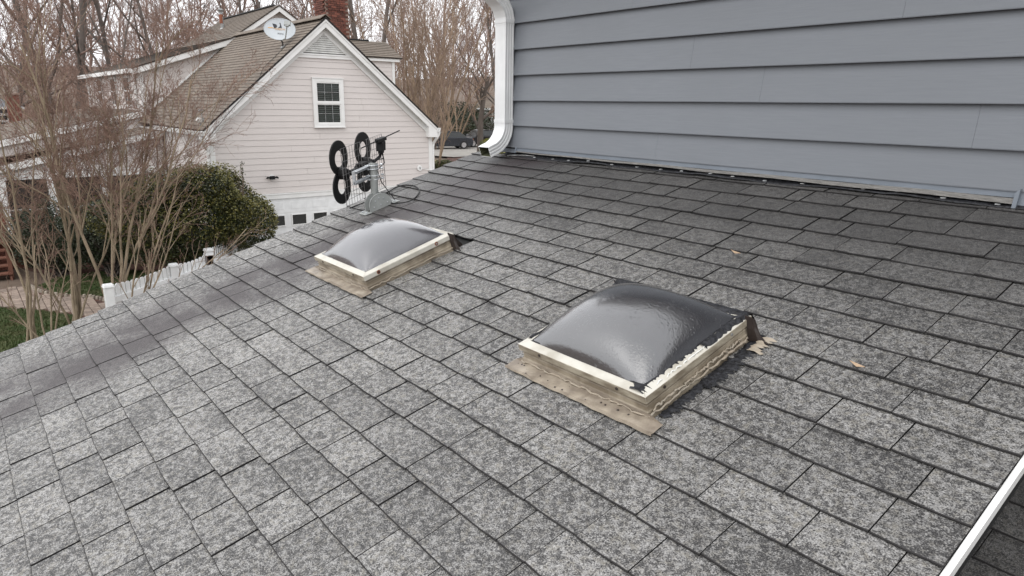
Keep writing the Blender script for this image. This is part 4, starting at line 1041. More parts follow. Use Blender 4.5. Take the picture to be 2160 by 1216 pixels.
# gutters and downspouts of the garage
gpf = [(0, .0), (-.10, .0), (-.13, .10), (-.13, .12), (-.115, .12), (-.09, .02), (0, .02)]
b = MB(); b.sweep(gpf, [((-25.0, EYL+.03, EZL-.14), (0, 1, 0), (0, 0, 1)), ((GX+.03, EYL+.03, EZL-.14), (0, 1, 0), (0, 0, 1))], cap=True); b.build('gutter', M['white'], nb)
b = MB(); b.sweep([(-a, c) for a, c in gpf], [((FARX, EYR-.03, EZR-.14), (0, 1, 0), (0, 0, 1)), ((GX+.03, EYR-.03, EZR-.14), (0, 1, 0), (0, 0, 1))], cap=True); b.build('gutter', M['white'], nb)
def pipe(pts, name='downspout', w=.045):
    b = MB(); b.tube(pts, w, 8); return b.build(name, M['white'], nb)
pipe([(GX-.05, EYL-.06, EZL-.13), (GX-.05, EYL-.06, EZL-.24), (GX-.06, EYL-.0, EZL-.33), (WX-.0, CYL-.10, EZL-.50), (WX-.0, CYL-.075, EZL-.62), (WX-.0, CYL-.07, GZ)])
pipe([(GX-.05, EYR+.06, EZR-.13), (GX-.05, EYR+.06, EZR-.24), (GX-.06, EYR+.0, EZR-.34), (WX, CYR+.10, EZR-.52), (WX, CYR+.075, EZR-.62), (WX, CYR+.07, GZ)])
# raised gable behind, with a low dormer on each side
U = (10.55, 3.50); SL, SR = (8.70, 2.22), (12.35, 2.30); DL, DR_ = (5.30, 1.04), (15.62, 1.90)
def wall_poly(x, poly, name, parent, th=.12):
    b = MB(); b.hexa([(x-th, y, z) for y, z in poly], [(x, y, z) for y, z in poly]); return b.build(name, M['cream'], parent)
chk = wall_poly(DX2, [(EYL+.2, zl(EYL+.2)-.25), (AY, AZ-.25), (SR[0], 1.2), (15.5, .5), (15.5, DR_[1]-.12), (SR[0], SR[1]-.12), (U[0], U[1]-.15), (SL[0], SL[1]-.12), (EYL+.2, DL[1]-.10)], 'upper_gable_wall', nb)
# boards on the left cheek: trapezoids between the roof line below and the shed rake above
def shedz(y): return DL[1]+(y-DL[0])*(SL[1]-DL[1])/(SL[0]-DL[0])
z = -.35
while z < 2.0:
    z1 = z+EXP
    ya = EYL+.32; yb_ = yL(z)+.05 if z > -.35 else yL(z)
    y_lo_end = max(ya+.05, yL(z)); y_hi = yL(z1)
    ys0 = ya if shedz(ya)-.12 > z1 else DL[0]+(z1+.12-DL[1])*(SL[0]-DL[0])/(SL[1]-DL[1])
    if y_lo_end-ys0 > .06: plank(DX2+.004, ys0, y_lo_end, z, z1-.004, chk, ys0, y_hi)
    z += EXP
b = MB(); b.box(DX2-.05, EYL+.19, zl(EYL+.2), DX2+.04, EYL+.31, DL[1]-.08); b.build('corner_board', M['white'], nb)
# boards under the small top gable and on the right cheek
z = 2.03
while z < 3.2:
    f = (U[1]-.3-z)/(U[1]-SL[1])*(U[0]-SL[0]); f2 = (U[1]-.3-z-EXP)/(U[1]-SL[1])*(U[0]-SL[0])
    if f2 > .02: plank(DX2+.004, U[0]-f, U[0]+f, z, z+EXP-.004, chk, U[0]-f2, U[0]+f2)
    z += EXP
z = .3
while z < 1.65:
    ya = yR(z) if yR(z) < 15.3 else 15.3
    if 15.4-yR(z+EXP) > .1 and yR(z) < 15.3: plank(DX2+.004, max(yR(z), 11), 15.40, z, z+EXP-.004, chk, max(yR(z+EXP), 11), 15.40)
    z += EXP
b = MB(); b.box(DX2-.05, 15.40, -.3, DX2+.04, 15.52, DR_[1]-.12); b.build('corner_board', M['white'], nb)
b = MB(); b.box(DX2-.03, 13.2, DR_[1]-.19, DX2+.12, 15.72, DR_[1]-.04); b.build('fascia', M['white'], nb)
def seg(p, q, x0, x1, d0, d1, name, mm):
    b = MB(); b.hexa([(x0, p[0], p[1]-d1), (x0, q[0], q[1]-d1), (x0, q[0], q[1]-d0), (x0, p[0], p[1]-d0)], [(x1, p[0], p[1]-d1), (x1, q[0], q[1]-d1), (x1, q[0], q[1]-d0), (x1, p[0], p[1]-d0)]); return b.build(name, mm, nb)
OX = DX2+.28
seg(SL, U, OX-.03, OX, .02, .22, 'rake_board', M['white']); seg(SR, U, OX-.03, OX, .02, .22, 'rake_board', M['white'])
seg(DL, SL, OX-.03, OX+.002, .02, .22, 'rake_board', M['white'])
seg(SL, U, DX2, OX-.03, .09, .12, 'soffit', M['vent_white']); seg(SR, U, DX2, OX-.03, .09, .12, 'soffit', M['vent_white']); seg(DL, SL, DX2, OX-.03, .09, .12, 'soffit', M['vent_white'])
UX = -34.5
course_roof('shingle_roof', UX, OX+.02, U, SL, nb); course_roof('shingle_roof', UX, OX+.02, U, SR, nb)
course_roof('shingle_roof', FARX, OX+.02, SL, DL, nb); b = MB()
for k in range(9):
    t0, t1 = k/9, (k+1)/9; xa, za, xb, zb3 = DX2+.16-1.45*t0, DR_[1]-.03+.72*t0, DX2+.16-1.45*t1, DR_[1]-.03+.72*t1
    b.mi = 1; b.quad((xa, 12.0, za), (xa, 15.85, za), (xa, 15.85, za+.022), (xa, 12.0, za+.022)); b.mi = 0; b.quad((xa, 12.0, za+.022), (xa, 15.85, za+.022), (xb, 15.85, zb3+.004), (xb, 12.0, zb3+.004))
b.mi = 1; b.hexa([(DX2+.155, 12.0, DR_[1]-.07), (DX2+.155, 15.84, DR_[1]-.07), (DX2-2.8, 15.84, DR_[1]-.07), (DX2-2.8, 12.0, DR_[1]-.07)], [(DX2+.155, 12.0, DR_[1]-.035), (DX2+.155, 15.84, DR_[1]-.035), (DX2-1.29, 15.84, DR_[1]+.68), (DX2-1.29, 12.0, DR_[1]+.68)])
b.build('wing_roof', [M['tan_shingle'], M['tan_edge']], nb, kind='stuff')
b = MB(); b.tube([(OX-.5, U[0], U[1]+.04), (UX+.3, U[0], U[1]+.04)], .05, 4); b.build('ridge_vent', M['black_gap'], nb)
b = MB(); b.box(DX2-1.36, 12.0, DR_[1]+.685, DX2-1.22, 15.0, DR_[1]+.745); b.build('ridge_vent', M['black_gap'], nb)
seg((SL[0], SL[1]), (EYL+.3, zl(EYL+.3)), DX2+.0, DX2+.03, -.06, .02, 'step_flashing', M['white']) if False else None
b = MB(); b.hexa([(DX2, EYL+.32, zl(EYL+.32)+.01), (DX2+.05, EYL+.32, zl(EYL+.32)+.01), (DX2+.05, AY-.35, zl(AY-.35)+.01), (DX2, AY-.35, zl(AY-.35)+.01)], [(DX2, EYL+.32, zl(EYL+.32)+.09), (DX2+.04, EYL+.32, zl(EYL+.32)+.09), (DX2+.04, AY-.35, zl(AY-.35)+.09), (DX2, AY-.35, zl(AY-.35)+.09)]); b.build('flashing_strip', M['white'], nb)
# dormer front wall (faces -Y) with boards, windows in white casing, gutter
fw = MB(); FY = EYL+.2; fw.box(FARX, FY+.006, zl(FY)-.2, DX2-.12, FY+.12, DL[1]-.08); fwo = fw.build('dormer_wall', M['siding_dark'], nb)
z = zl(FY)-.1
while z < DL[1]-.2:
    plank(FY, FARX, DX2-.1, z, z+EXP-.004, fwo, axis='y'); z += EXP
for xw in (-29.6, -32.2, -35.2):
    b = MB(); b.box(xw-.5, FY-.05, -.25, xw+.5, FY-.019, .85); wq = b.build('window', M['white'], fwo)
    b = MB(); b.box(xw-.40, FY-.06, -.17, xw+.40, FY-.05, .77); b.build('glass', M['glass_dark'], wq)
    b = MB(); b.box(xw-.40, FY-.075, .28, xw+.40, FY-.06, .33); b.box(xw-.02, FY-.074, -.17, xw+.02, FY-.06, .28); b.build('muntin', M['white'], wq)
b = MB(); b.box(FARX-.1, DL[0]-.12, DL[1]-.16, OX, DL[0]+.0, DL[1]-.02); b.build('gutter', M['white'], nb)
for xw in (DX2-.5, FARX+.3): b = MB(); b.tube([(xw, FY-.06, DL[1]-.1), (xw, FY-.06, zl(FY))], .045, 6); b.build('downspout', M['white'], nb)
# right dormer body
b = MB(); b.box(-30.5, SR[0], .0, DX2-.12, 15.45, DR_[1]-.1); b.build('dormer_wall', M['cream'], nb)
# brick chimney in courses
CHX = -23.0; c0 = float(at(689, 60, 0, CHX)[1]); c1 = float(at(737, 60, 0, CHX)[1]); CD = .92
ch = thing('brick_chimney', 'weathered red brick chimney standing behind the ridge of the cream house', 'chimney', (CHX-.4, (c0+c1)/2, 1.0))
b = MB(); b.box(CHX-CD+.015, c0+.015, .6, CHX-.015, c1-.015, 4.6); core = b.build('mortar_core', M['mortar'], ch)
bm_ = MB(); bm_.box(0, -.095, 0, .03, .095, .056); bmx = bm_.mesh('brick', M['brick'])
bm_ = MB(); bm_.box(-.095, -.03, 0, .095, 0, .056); bmy = bm_.mesh('brick', M['brick'])
row = 0; z = 1.15; nb_ = 0
while z < 4.55:
    band = z > at(700, 26, 0, CHX)[2]
    prj = .03 if band else 0
    off = .1 if row % 2 else 0
    y = c0-prj*.5+off
    while y+.19 <= c1+.03+prj:
        if nb_ < 290 and z > 1.5:
            o = place('brick', bmx, core); o.location = (CHX-.022+prj+rng.uniform(-.003, .003), min(y+.095, c1-.09), z); nb_ += 1
        y += .2015
    x = CHX-CD+off-prj*.5
    while x+.19 <= CHX+.02+prj:
        if nb_ < 290 and z > 2.0:
            o = place('brick', bmy, core); o.location = (x+.095, c0+.022-prj+rng.uniform(-.003, .003), z); nb_ += 1
        x += .2015
    z += .067; row += 1
# rusty flue pipe on the upper roof
VX = -31.5; vy = float(at(470, 60, 0, VX)[1]); vz0 = float(at(471, 66, 0, VX)[2]); vz1 = float(at(463, 20, 0, VX)[2])
fl = thing('flue_pipe', 'rust-streaked metal flue pipe with a cap on the upper tan roof', 'flue', (VX, vy, vz0))
b = MB(); b.tube([(VX, vy, vz0-.5), (VX, vy, vz0+.1), (VX, vy-.03, vz1-.12)], [.085, .075, .07], 10); b.build('pipe', M['galv'], fl)
b = MB(); b.tube([(VX, vy-.03, vz1-.55), (VX, vy-.03, vz1-.2)], [.078, .076], 10); b.build('rust_sleeve', M['rust'], fl)
b = MB(); b.tube([(VX, vy-.03, vz1-.12), (VX, vy-.03, vz1-.02), (VX, vy-.03, vz1+.02)], [.075, .15, .03], 10); b.build('cap', M['galv'], fl)
b = MB(); b.tube([(VX, vy, vz0-.05), (VX, vy, vz0+.12)], [.18, .09], 10); b.build('collar', M['galv'], fl)
# satellite dish near the rake
DXs = -20.6; dc = at(590, 62, 0, DXs)
dish = thing('satellite_dish', 'grey satellite dish with dark logo and orange lettering mounted on the tan roof', 'satellite dish', (DXs, float(dc[1]), float(zl(8.2))))
view = -np.array(dc)/np.linalg.norm(dc); n_d = np.array([.80, -.50, .33]); n_d /= np.linalg.norm(n_d)
rx = np.cross([0, 0, 1], n_d); rx /= np.linalg.norm(rx); ry = np.cross(n_d, rx)
tilt = R(-4); rx, ry = rx*math.cos(tilt)+ry*math.sin(tilt), ry*math.cos(tilt)-rx*math.sin(tilt)
b = MB(); vs = [dc-n_d*.05]; fs = []; nr, na = 6, 36; ra, rb = .435, .315
for i in range(1, nr+1):
    q = i/nr
    for j in range(na):
        a = 2*math.pi*j/na; vs.append(dc+rx*ra*q*math.cos(a)+ry*rb*q*math.sin(a)-n_d*.05*(1-q*q))
for j in range(na): fs.append((0, 1+j, 1+(j+1) % na))
for i in range(nr-1):
    for j in range(na): fs.append((1+i*na+j, 1+(i+1)*na+j, 1+(i+1)*na+(j+1) % na, 1+i*na+(j+1) % na))
b.add(vs, fs); b.build('reflector', M['dish'], dish, smooth=True)
b = MB(); b.tube([dc+rx*ra*math.cos(2*math.pi*j/na)+ry*rb*math.sin(2*math.pi*j/na) for j in range(na)], .009, 5, closed=True); b.build('rim', M['dish'], dish)
def dp(a, c, h_=.006):                       # point on the dish face, a to the right, c up, following the bowl
    q2 = (a/ra)**2+(c/rb)**2; return dc+rx*a+ry*c-n_d*(.05*(1-q2)-h_)
def decal(name, poly, m_):
    b = MB(); b.add([dp(*p) for p in poly], [tuple(range(len(poly)))]); return b.build(name, m_, dish)
decal('logo_mark', [(-.22, .155), (-.16, .155), (-.11, .14), (-.085, .10), (-.105, .055), (-.15, .03), (-.17, .04)], M['ink'])
decal('logo_mark', [(-.035, .20), (.0, .195), (.045, .06), (-.075, .045), (-.03, .075), (-.005, .12), (-.01, .16)], M['ink'])
decal('logo_swoosh', [(-.33, .035), (-.22, .05), (-.13, .02), (-.22, .028), (-.33, .012)], M['orange'])
def text(name, body, origin, ex, ey, size, m_, parent, shear=0):
    cu = bpy.data.curves.new(name, 'FONT'); cu.body = body; cu.size = size; cu.extrude = .0008; cu.align_x = 'CENTER'; cu.align_y = 'CENTER'; cu.shear = shear
    o = bpy.data.objects.new(name, cu); COL.objects.link(o); cu.materials.append(m_)
    ex, ey = np.array(ex), np.array(ey); ez = np.cross(ex, ey)
    me = bpy.data.meshes.new_from_object(o); bpy.data.objects.remove(o); o = bpy.data.objects.new(name, me); COL.objects.link(o)
    if not me.materials: me.materials.append(m_)
    o.matrix_world = Matrix(((ex[0], ey[0], ez[0], origin[0]), (ex[1], ey[1], ez[1], origin[1]), (ex[2], ey[2], ez[2], origin[2]), (0, 0, 0, 1)))
    o.parent = parent; o.matrix_parent_inverse = Matrix.Translation(-wloc(parent)); return o
text('logo_text', 'DIRECTV', dp(.0, .012, .012), rx, ry, .07, M['orange'], dish)
text('logo_text', 'Slimline', dp(.02, -.115, .014), rx, ry, .055, M['ink'], dish, .3)
b = MB(); foot = np.array(at(597, 106, 0, DXs)); foot[2] = zl(foot[1])+.02
lo_ = dc-ry*rb*.95; 
b.tube([foot, foot+np.array([0, 0, .14]), dc-n_d*.12-ry*.22], .024, 8); b.build('mast', M['grey_paint'] if False else M['bronze'], dish)
b = MB(); b.obox(dc-n_d*.10-ry*.16, rx*.06, ry*.09, n_d*.03); b.build('back_bracket', M['bronze'], dish)
lnb = np.array(at(606, 50, 0, DXs+.42))
b = MB(); b.tube([lo_+rx*.10-n_d*.02, np.array(at(602, 82, 0, DXs+.25)), lnb-ry*.05], .02, 6); b.build('feed_arm', M['grey_paint'], dish)
b = MB(); b.obox(lnb, rx*.085, ry*.055, n_d*.04); b.obox(lnb-rx*.0-ry*.05, rx*.045, ry*.04, n_d*.03); b.build('feed_head', M['grey_paint'], dish)
b = MB(); b.obox(foot+np.array([0, 0, .02]), (.07, 0, 0), (0, .07*math.cos(sl_), .07*math.sin(sl_)), (0, -.01, .012)); b.build('foot_plate', M['galv'], dish)
b = MB(); b.tube([foot+np.array([.1, .05, .05]), foot+np.array([.3, -.35, -.27]), foot+np.array([.52, -.8, -.62]), (GX+.05, 6.9, zl(6.9)-.02), (GX+.03, 6.2, zl(6.2)-.12), (GX+.03, 5.5, zl(5.5)-.28)], .008, 5); b.build('cable', M['black_rub'], dish)
# floodlight heads near the eave
for q, lab in (((424, 236), 'grey cone-shaped floodlight head on the tan roof just above its eave'), ((420, 254), 'whitish round floodlight head on the tan roof just above its gutter')):
    p = np.array(at(*q, 0, -20.35)); s = MB(); w = M['galv'] if q[1] == 236 else M['vent_white']
    if q[1] == 236: s.tube([p+np.array([0, 0, .07]), p, p-np.array([0, 0, .05])], [.075, .07, .02], 9)
    else: s.tube([p+np.array([-.07, 0, .0]), p+np.array([-.03, 0, .0]), p+np.array([.05, 0, 0]), p+np.array([.08, 0, 0])], [.03, .075, .075, .04], 9)
    t = thing('floodlight', lab, 'floodlight', tuple(p)); s.build('lamp_head', w, t)
    s = MB(); s.tube([p-np.array([0, 0, .04]), (p[0], p[1]+.05, zl(p[1]+.05)-.02)], .018, 6); s.build('stem', M['galv'], t)
# black twin security light over the garage door, round white fixture at the right
p = np.array(at(573, 375, 0, WX+.03)); t = thing('security_light', 'black twin-head security light on the cream wall above the garage door', 'wall light', tuple(p))
b = MB(); b.tube([p, p+np.array([.02, 0, 0])], .085, 14); b.build('back_plate', M['white'], t)
b = MB(); b.obox(p+np.array([.06, .0, 0]), (.04, 0, 0), (0, .065, 0), (0, 0, .045)); b.build('sensor', M['black'], t)
for s in (-1, 1):
    b = MB(); b.tube([p+np.array([.05, s*.05, 0]), p+np.array([.07, s*.13, .01]), p+np.array([.07, s*.17, -.02])], [.018, .03, .022], 8); b.build('lamp_head', M['black'], t)
p = np.array(at(885, 355, 0, WX+.03)); t = thing('wall_fixture', 'round white fixture with a dark mark low on the cream wall near its right corner', 'fixture', tuple(p))
b = MB(); b.tube([p, p+np.array([.03, 0, 0])], [.095, .085], 18); b.build('disc', M['white'], t)
b = MB(); b.tube([p+np.array([.031, -.03, .03]), p+np.array([.034, .0, -.01]), p+np.array([.034, .03, .03])], .009, 5); b.tube([p+np.array([.034, 0, -.01]), p+np.array([.034, 0, -.04])], .009, 5); b.build('mark', M['ink'], t)
b = MB(); b.tube([p+np.array([.02, .09, -.02]), p+np.array([.02, .3, -.06]), p+np.array([.02, .55, -.10])], .012, 5); b.build('conduit', M['white'], t)

# ------------------------------------------------------------------ porch wing at the left of the neighbour's house
PSL = (-1.07+1.88)/(4.78-1.14)
def pz(y): return -1.07+(y-4.78)*PSL
def pz2(y): return -.50+(y-4.89)*(.78/3.46)
wing = thing('screened_porch', 'low screened porch with white posts and stepped tan shed roofs behind the bare trees', 'porch', (-26, 2, GZ))
PY0 = -1.4
course_roof('porch_roof', -28.2, -24.75, (5.45, pz(5.45)), (PY0, pz(PY0)), wing)
course_roof('upper_porch_roof', FARX, -27.45, (5.5, pz2(5.5)), (PY0-1.0, pz2(PY0-1.0)), wing)
def segw(y0, y1, f, x0, x1, d0, d1, name, mm):
    b = MB(); b.hexa([(x0, y0, f(y0)-d1), (x0, y1, f(y1)-d1), (x0, y1, f(y1)-d0), (x0, y0, f(y0)-d0)], [(x1, y0, f(y0)-d1), (x1, y1, f(y1)-d1), (x1, y1, f(y1)-d0), (x1, y0, f(y0)-d0)]); return b.build(name, mm, wing)
segw(PY0, 5.50, pz, -24.78, -24.74, .0, .19, 'fascia', M['white']); segw(PY0, 5.5, pz2, -27.48, -27.44, 0, .20, 'fascia', M['white'])
segw(PY0, 5.5, pz2, -27.70, -27.60, .18, 1.3, 'step_wall', M['cream'])
b = MB(); b.box(-25.02, PY0, -2.30, -24.90, 5.50, -2.06); b.build('beam', M['white'], wing)
b = MB(); b.hexa([(-25.0, PY0, -2.06), (-24.95, PY0, -2.06), (-24.95, 5.5, -2.06), (-25.0, 5.5, -2.06)], [(-25.0, PY0, pz(PY0)-.1), (-24.95, PY0, pz(PY0)-.1), (-24.95, 5.5, pz(5.5)-.1), (-25.0, 5.5, pz(5.5)-.1)]); b.build('gable_board', M['cream'], wing)
posts = [float(at(x, 420, 0, -24.9)[1]) for x in (8, 113, 224)]+[4.95, 5.45]
for y in [PY0, -.2]+posts:
    b = MB(); w = .10 if y < 4 else .06; b.box(-25.0, y-w, -4.0, -24.86, y+w, -2.30); b.build('post', M['white'], wing)
yy = [PY0, -.2]+posts
for a, c in zip(yy[:-1], yy[1:]):
    if c-a < .5: continue
    b = MB(); b.box(-24.96, a+.10, -3.95, -24.95, c-.10, -2.30); b.build('screen_panel', M['screen'], wing)
    b = MB(); b.box(-24.95, a+.10, -3.20, -24.93, c-.10, -3.16); b.build('rail', M['vent_white'], wing)
    b = MB(); b.box(-24.948, (a+c)/2-.015, -3.95, -24.932, (a+c)/2+.015, -2.30); b.build('mullion', M['black'], wing)
b = MB(); b.box(-27.6, PY0, -4.12, -24.8, 5.4, -3.98); b.build('deck_floor', M['deck'], wing)
b = MB(); b.box(-27.6, PY0, GZ, -24.95, 5.4, -4.12); b.build('skirt', M['deck'], wing)
b = MB(); b.box(FARX, PY0-.8, GZ, -27.7, 5.5, pz2(PY0-.8)-.05); b.build('side_wall', M['cream'], wing)
b = MB(); b.box(-25.4, PY0+.04, GZ, -24.85, 1.05, -3.2); b.build('brick_pier', M['brick'], wing)
st = thing('deck_steps', 'reddish brown wooden steps beside the porch at the far left', 'steps', (-24, .4, GZ))
for k in range(5):
    b = MB(); b.box(-24.75+k*.28, -1.2, -4.02-.17*k-.04, -24.75+(k+1)*.28+.02, .95, -4.02-.17*k); b.build('tread', M['deck'], st)
for y in (-1.15, .90): b = MB(); b.hexa([(-24.8, y-.02, GZ), (-23.3, y-.02, GZ), (-23.3, y+.02, GZ), (-24.8, y+.02, GZ)], [(-24.8, y-.02, -4.06), (-23.35, y-.02, GZ+.1), (-23.35, y+.02, GZ+.1), (-24.8, y+.02, -4.06)]); b.build('stringer', M['deck'], st)
b = MB(); b.box(-23.5, .86, GZ, -23.4, .96, -3.3); b.build('newel_post', M['deck'], st)
# distant slate house with brick chimney, at the left edge
hx = -42; fh = thing('slate_blue_house', 'dark slate-sided house with a white window at the far left edge beyond the porch', 'house', (hx, 1, GZ))
wz1, wz0 = float(at(12, 240, 0, hx)[2]), float(at(12, 272, 0, hx)[2]); wy1 = float(at(22, 250, 0, hx)[1]); wy0 = wy1-.9
b = MB(); b.box(hx-8, -8, GZ, hx, wy1+.35, -.42); b.build('wall', M['grey_house'], fh)
b = MB(); b.hexa([(hx-8.3, -8.3, -.42), (hx+.3, -8.3, -.42), (hx+.3, wy1+.6, -.42), (hx-8.3, wy1+.6, -.42)], [(hx-4.2, -8.3, .35), (hx-3.8, -8.3, .35), (hx-3.8, wy1-1.0, .35), (hx-4.2, wy1-1.0, .35)]); b.build('roof', M['grey_house'], fh)
b = MB(); b.box(hx, -8, -.52, hx+.32, wy1+.6, -.41); b.build('eave_trim', M['white'], fh)
w = window(fh, hx+.002, wy0, wy1, wz0, wz1, 3, 2, True, .08, False)
cxx = -40.5; cy0, cy1 = float(at(17, 230, 0, cxx)[1]), float(at(44, 230, 0, cxx)[1])
t = thing('red_chimney', 'plain red brick chimney beside the slate house at the far left', 'chimney', (cxx, cy0, GZ))
b = MB(); b.box(cxx-.8, cy0, GZ, cxx, cy1, float(at(30, 200, 0, cxx)[2])); b.build('stack', M['brick'], t)
b = MB(); zc = float(at(30, 200, 0, cxx)[2]); b.box(cxx-.86, cy0-.06, zc, cxx+.06, cy1+.06, zc+.08); b.build('cap', M['mortar'], t)

# ------------------------------------------------------------------ white picket fence
def fence(name, lab, P, hgt, pw, sp, posts=True, scallop=.06):
    t = thing('picket_fence', lab, 'fence', gp(*P[0]), 'white picket fences round the back yard')
    for i, p in enumerate(P):
        if not posts and i: continue
        b = MB(); w = .085; z = ground_z(*p); b.box(p[0]-w, p[1]-w, z-.1, p[0]+w, p[1]+w, z+hgt+.06); b.hexa([(p[0]-w-.02, p[1]-w-.02, z+hgt+.06), (p[0]+w+.02, p[1]-w-.02, z+hgt+.06), (p[0]+w+.02, p[1]+w+.02, z+hgt+.06), (p[0]-w-.02, p[1]+w+.02, z+hgt+.06)], [(p[0]-w, p[1]-w, z+hgt+.12), (p[0]+w, p[1]-w, z+hgt+.12), (p[0]+w, p[1]+w, z+hgt+.12), (p[0]-w, p[1]+w, z+hgt+.12)]); b.build('post', M['white_old'], t, bevel=.01)
    for a, c in zip(P[:-1], P[1:]):
        a, c = np.array(a), np.array(c); L_ = np.linalg.norm(c-a); d = (c-a)/L_; nrm = np.array([-d[1], d[0]]); n_ = int(L_/sp)
        for zz in (.22, hgt-.30):
            z = ground_z(*a); b = MB(); q = [a+d*.08-nrm*.02, c-d*.08-nrm*.02, c-d*.08+nrm*.02, a+d*.08+nrm*.02]; b.hexa([(*p, z+zz) for p in q], [(*p, z+zz+.12) for p in q]); b.build('rail', M['white_old'], t)
        for k in range(1, n_):
            s = k/n_; p = a+(c-a)*s; z = ground_z(*a); tz = z+hgt+.10-scallop*math.sin(math.pi*s); w = pw/2; b = MB(); f0 = nrm*.021; f1 = nrm*.040
            pr = [(-w, z+.05), (w, z+.05), (w, tz-.03), (w*.6, tz-.006), (0, tz), (-w*.6, tz-.006), (-w, tz-.03)]
            b.hexa([(*(p+d*u_-f0*-1), zz) for u_, zz in pr], [(*(p+d*u_+f1), zz) for u_, zz in pr]); b.build('picket', M['white_old'], t)
            b = None
FT = -3.64
F0, F1, F2, F3 = [gpx(x, y, FT) for x, y in ((228, 606), (366, 562), (440, 538), (522, 507))]
fence('a', 'white scalloped picket fence section with wide pickets nearest the tree trunks', [F0, F1, F2], 1.20, .112, .135)
fence('b', 'white picket fence section with narrow pickets running on to the garage', [F2, ((F2[0]*.4+F3[0]*.6), (F2[1]*.4+F3[1]*.6)), F3], 1.30, .04, .085, scallop=0)
# ------------------------------------------------------------------ trees and shrubs
def tubes_np(lines, n):
    """many polylines (list of (pts, radii)) of the same point count -> one vertex / face block"""
    P = np.array([l[0] for l in lines]); Rr = np.array([l[1] for l in lines]); m, k, _ = P.shape
    T = np.empty_like(P); T[:, 1:-1] = P[:, 2:]-P[:, :-2]; T[:, 0] = P[:, 1]-P[:, 0]; T[:, -1] = P[:, -1]-P[:, -2]
    T /= np.linalg.norm(T, axis=2, keepdims=True)+1e-9
    ref = np.where(np.abs(T[..., 2:3]) < .9, np.array([0, 0, 1.0]), np.array([1.0, 0, 0]))
    U_ = np.cross(T, ref); U_ /= np.linalg.norm(U_, axis=2, keepdims=True)+1e-9; V_ = np.cross(T, U_)
    a = np.arange(n)*2*np.pi/n; c, s = np.cos(a), np.sin(a)
    v = P[:, :, None, :]+Rr[:, :, None, None]*(U_[:, :, None, :]*c[None, None, :, None]+V_[:, :, None, :]*s[None, None, :, None])
    base = (np.arange(m)[:, None, None]*k+np.arange(k-1)[None, :, None])*n; j = np.arange(n)[None, None, :]; j2 = (j+1) % n
    f = np.stack([base+j, base+j2, base+n+j2, base+n+j], axis=-1).reshape(-1, 4)
    return v.reshape(-1, 3), f
def mesh_np(name, blocks, mat_, smooth=True):
    V = []; F = []; o = 0
    for v, f in blocks: V.append(v); F.append(f+o); o += len(v)
    V = np.concatenate(V); F = np.concatenate(F); me = bpy.data.meshes.new(name)
    k = F.shape[1]; me.vertices.add(len(V)); me.vertices.foreach_set('co', V.astype(np.float32).ravel())
    me.loops.add(F.size); me.loops.foreach_set('vertex_index', F.astype(np.int32).ravel()); me.polygons.add(len(F))
    me.polygons.foreach_set('loop_start', np.arange(0, F.size, k, dtype=np.int32)); me.polygons.foreach_set('loop_total', np.full(len(F), k, dtype=np.int32))
    if smooth: me.polygons.foreach_set('use_smooth', np.ones(len(F), dtype=bool))
    me.materials.append(mat_); me.update(calc_edges=True); return me
def unit(v): return v/(np.linalg.norm(v)+1e-9)
def bare_tree(seed, stems, depth, len_f, kids, spread, up, wob, r_min, twig_from=2, kid_from=.25):
    """stems: list of (start, direction, length, radius). Returns two meshes' worth of blocks: trunk wood and crown twigs"""
    r = np.random.RandomState(seed); lv = [[] for _ in range(depth+1)]
    cur = [(np.array(s[0], float), unit(np.array(s[1], float)), s[2], s[3]) for s in stems]
    K = [9, 7, 5, 4, 3, 3]
    for d in range(depth+1):
        nxt = []; k = K[min(d, 5)]
        for (p, dr, L_, rad) in cur:
            pts = [p]; q = p; dd = dr
            for i in range(k-1):
                dd = unit(dd+r.normal(0, wob[min(d, len(wob)-1)], 3)+np.array([0, 0, up[min(d, len(up)-1)]]))
                q = q+dd*L_/(k-1); pts.append(q)
            r1 = max(rad*(.42 if d < depth else .3), r_min*.6); rr = np.linspace(rad, r1, k); lv[d].append((pts, rr))
            if d < depth:
                nk = kids[d]; nk = int(nk*r.uniform(.75, 1.25)+.5)
                for c in range(nk):
                    t = kid_from+(1-kid_from)*(c+r.uniform(0, 1))/nk; t = min(t, .98); x = t*(k-1); i = min(int(x), k-2); f = x-i
                    bp = pts[i]*(1-f)+pts[i+1]*f; bd = unit(pts[i+1]-pts[i])
                    a = r.uniform(0, 2*np.pi); e1 = unit(np.cross(bd, [0.3, .2, 1.0])); e2 = np.cross(bd, e1)
                    s_ = spread[min(d, len(spread)-1)]*r.uniform(.6, 1.3); nd_ = unit(bd*math.cos(s_)+(e1*math.cos(a)+e2*math.sin(a))*math.sin(s_))
                    nxt.append((bp, nd_, L_*len_f[d]*r.uniform(.6, 1.2)*(1.15-.55*t), max(rr[i]*.58, r_min)))
        cur = nxt
    sides = [8, 6, 4, 3, 3, 3]
    blocks = [tubes_np(l, sides[min(d, 5)]) for d, l in enumerate(lv) if l]
    return blocks[:twig_from], blocks[twig_from:]
tree_meshes = {}
def tree(name, key, loc, rot, sc, label, group, cat='tree'):
    t = thing(name, label, cat, loc, group); t.rotation_euler = (0, 0, rot); t.scale = (sc, sc, sc)
    for nm, me in zip(('trunk', 'crown'), tree_meshes[key]):
        o = bpy.data.objects.new(nm, me); COL.objects.link(o); o.parent = t
    return t
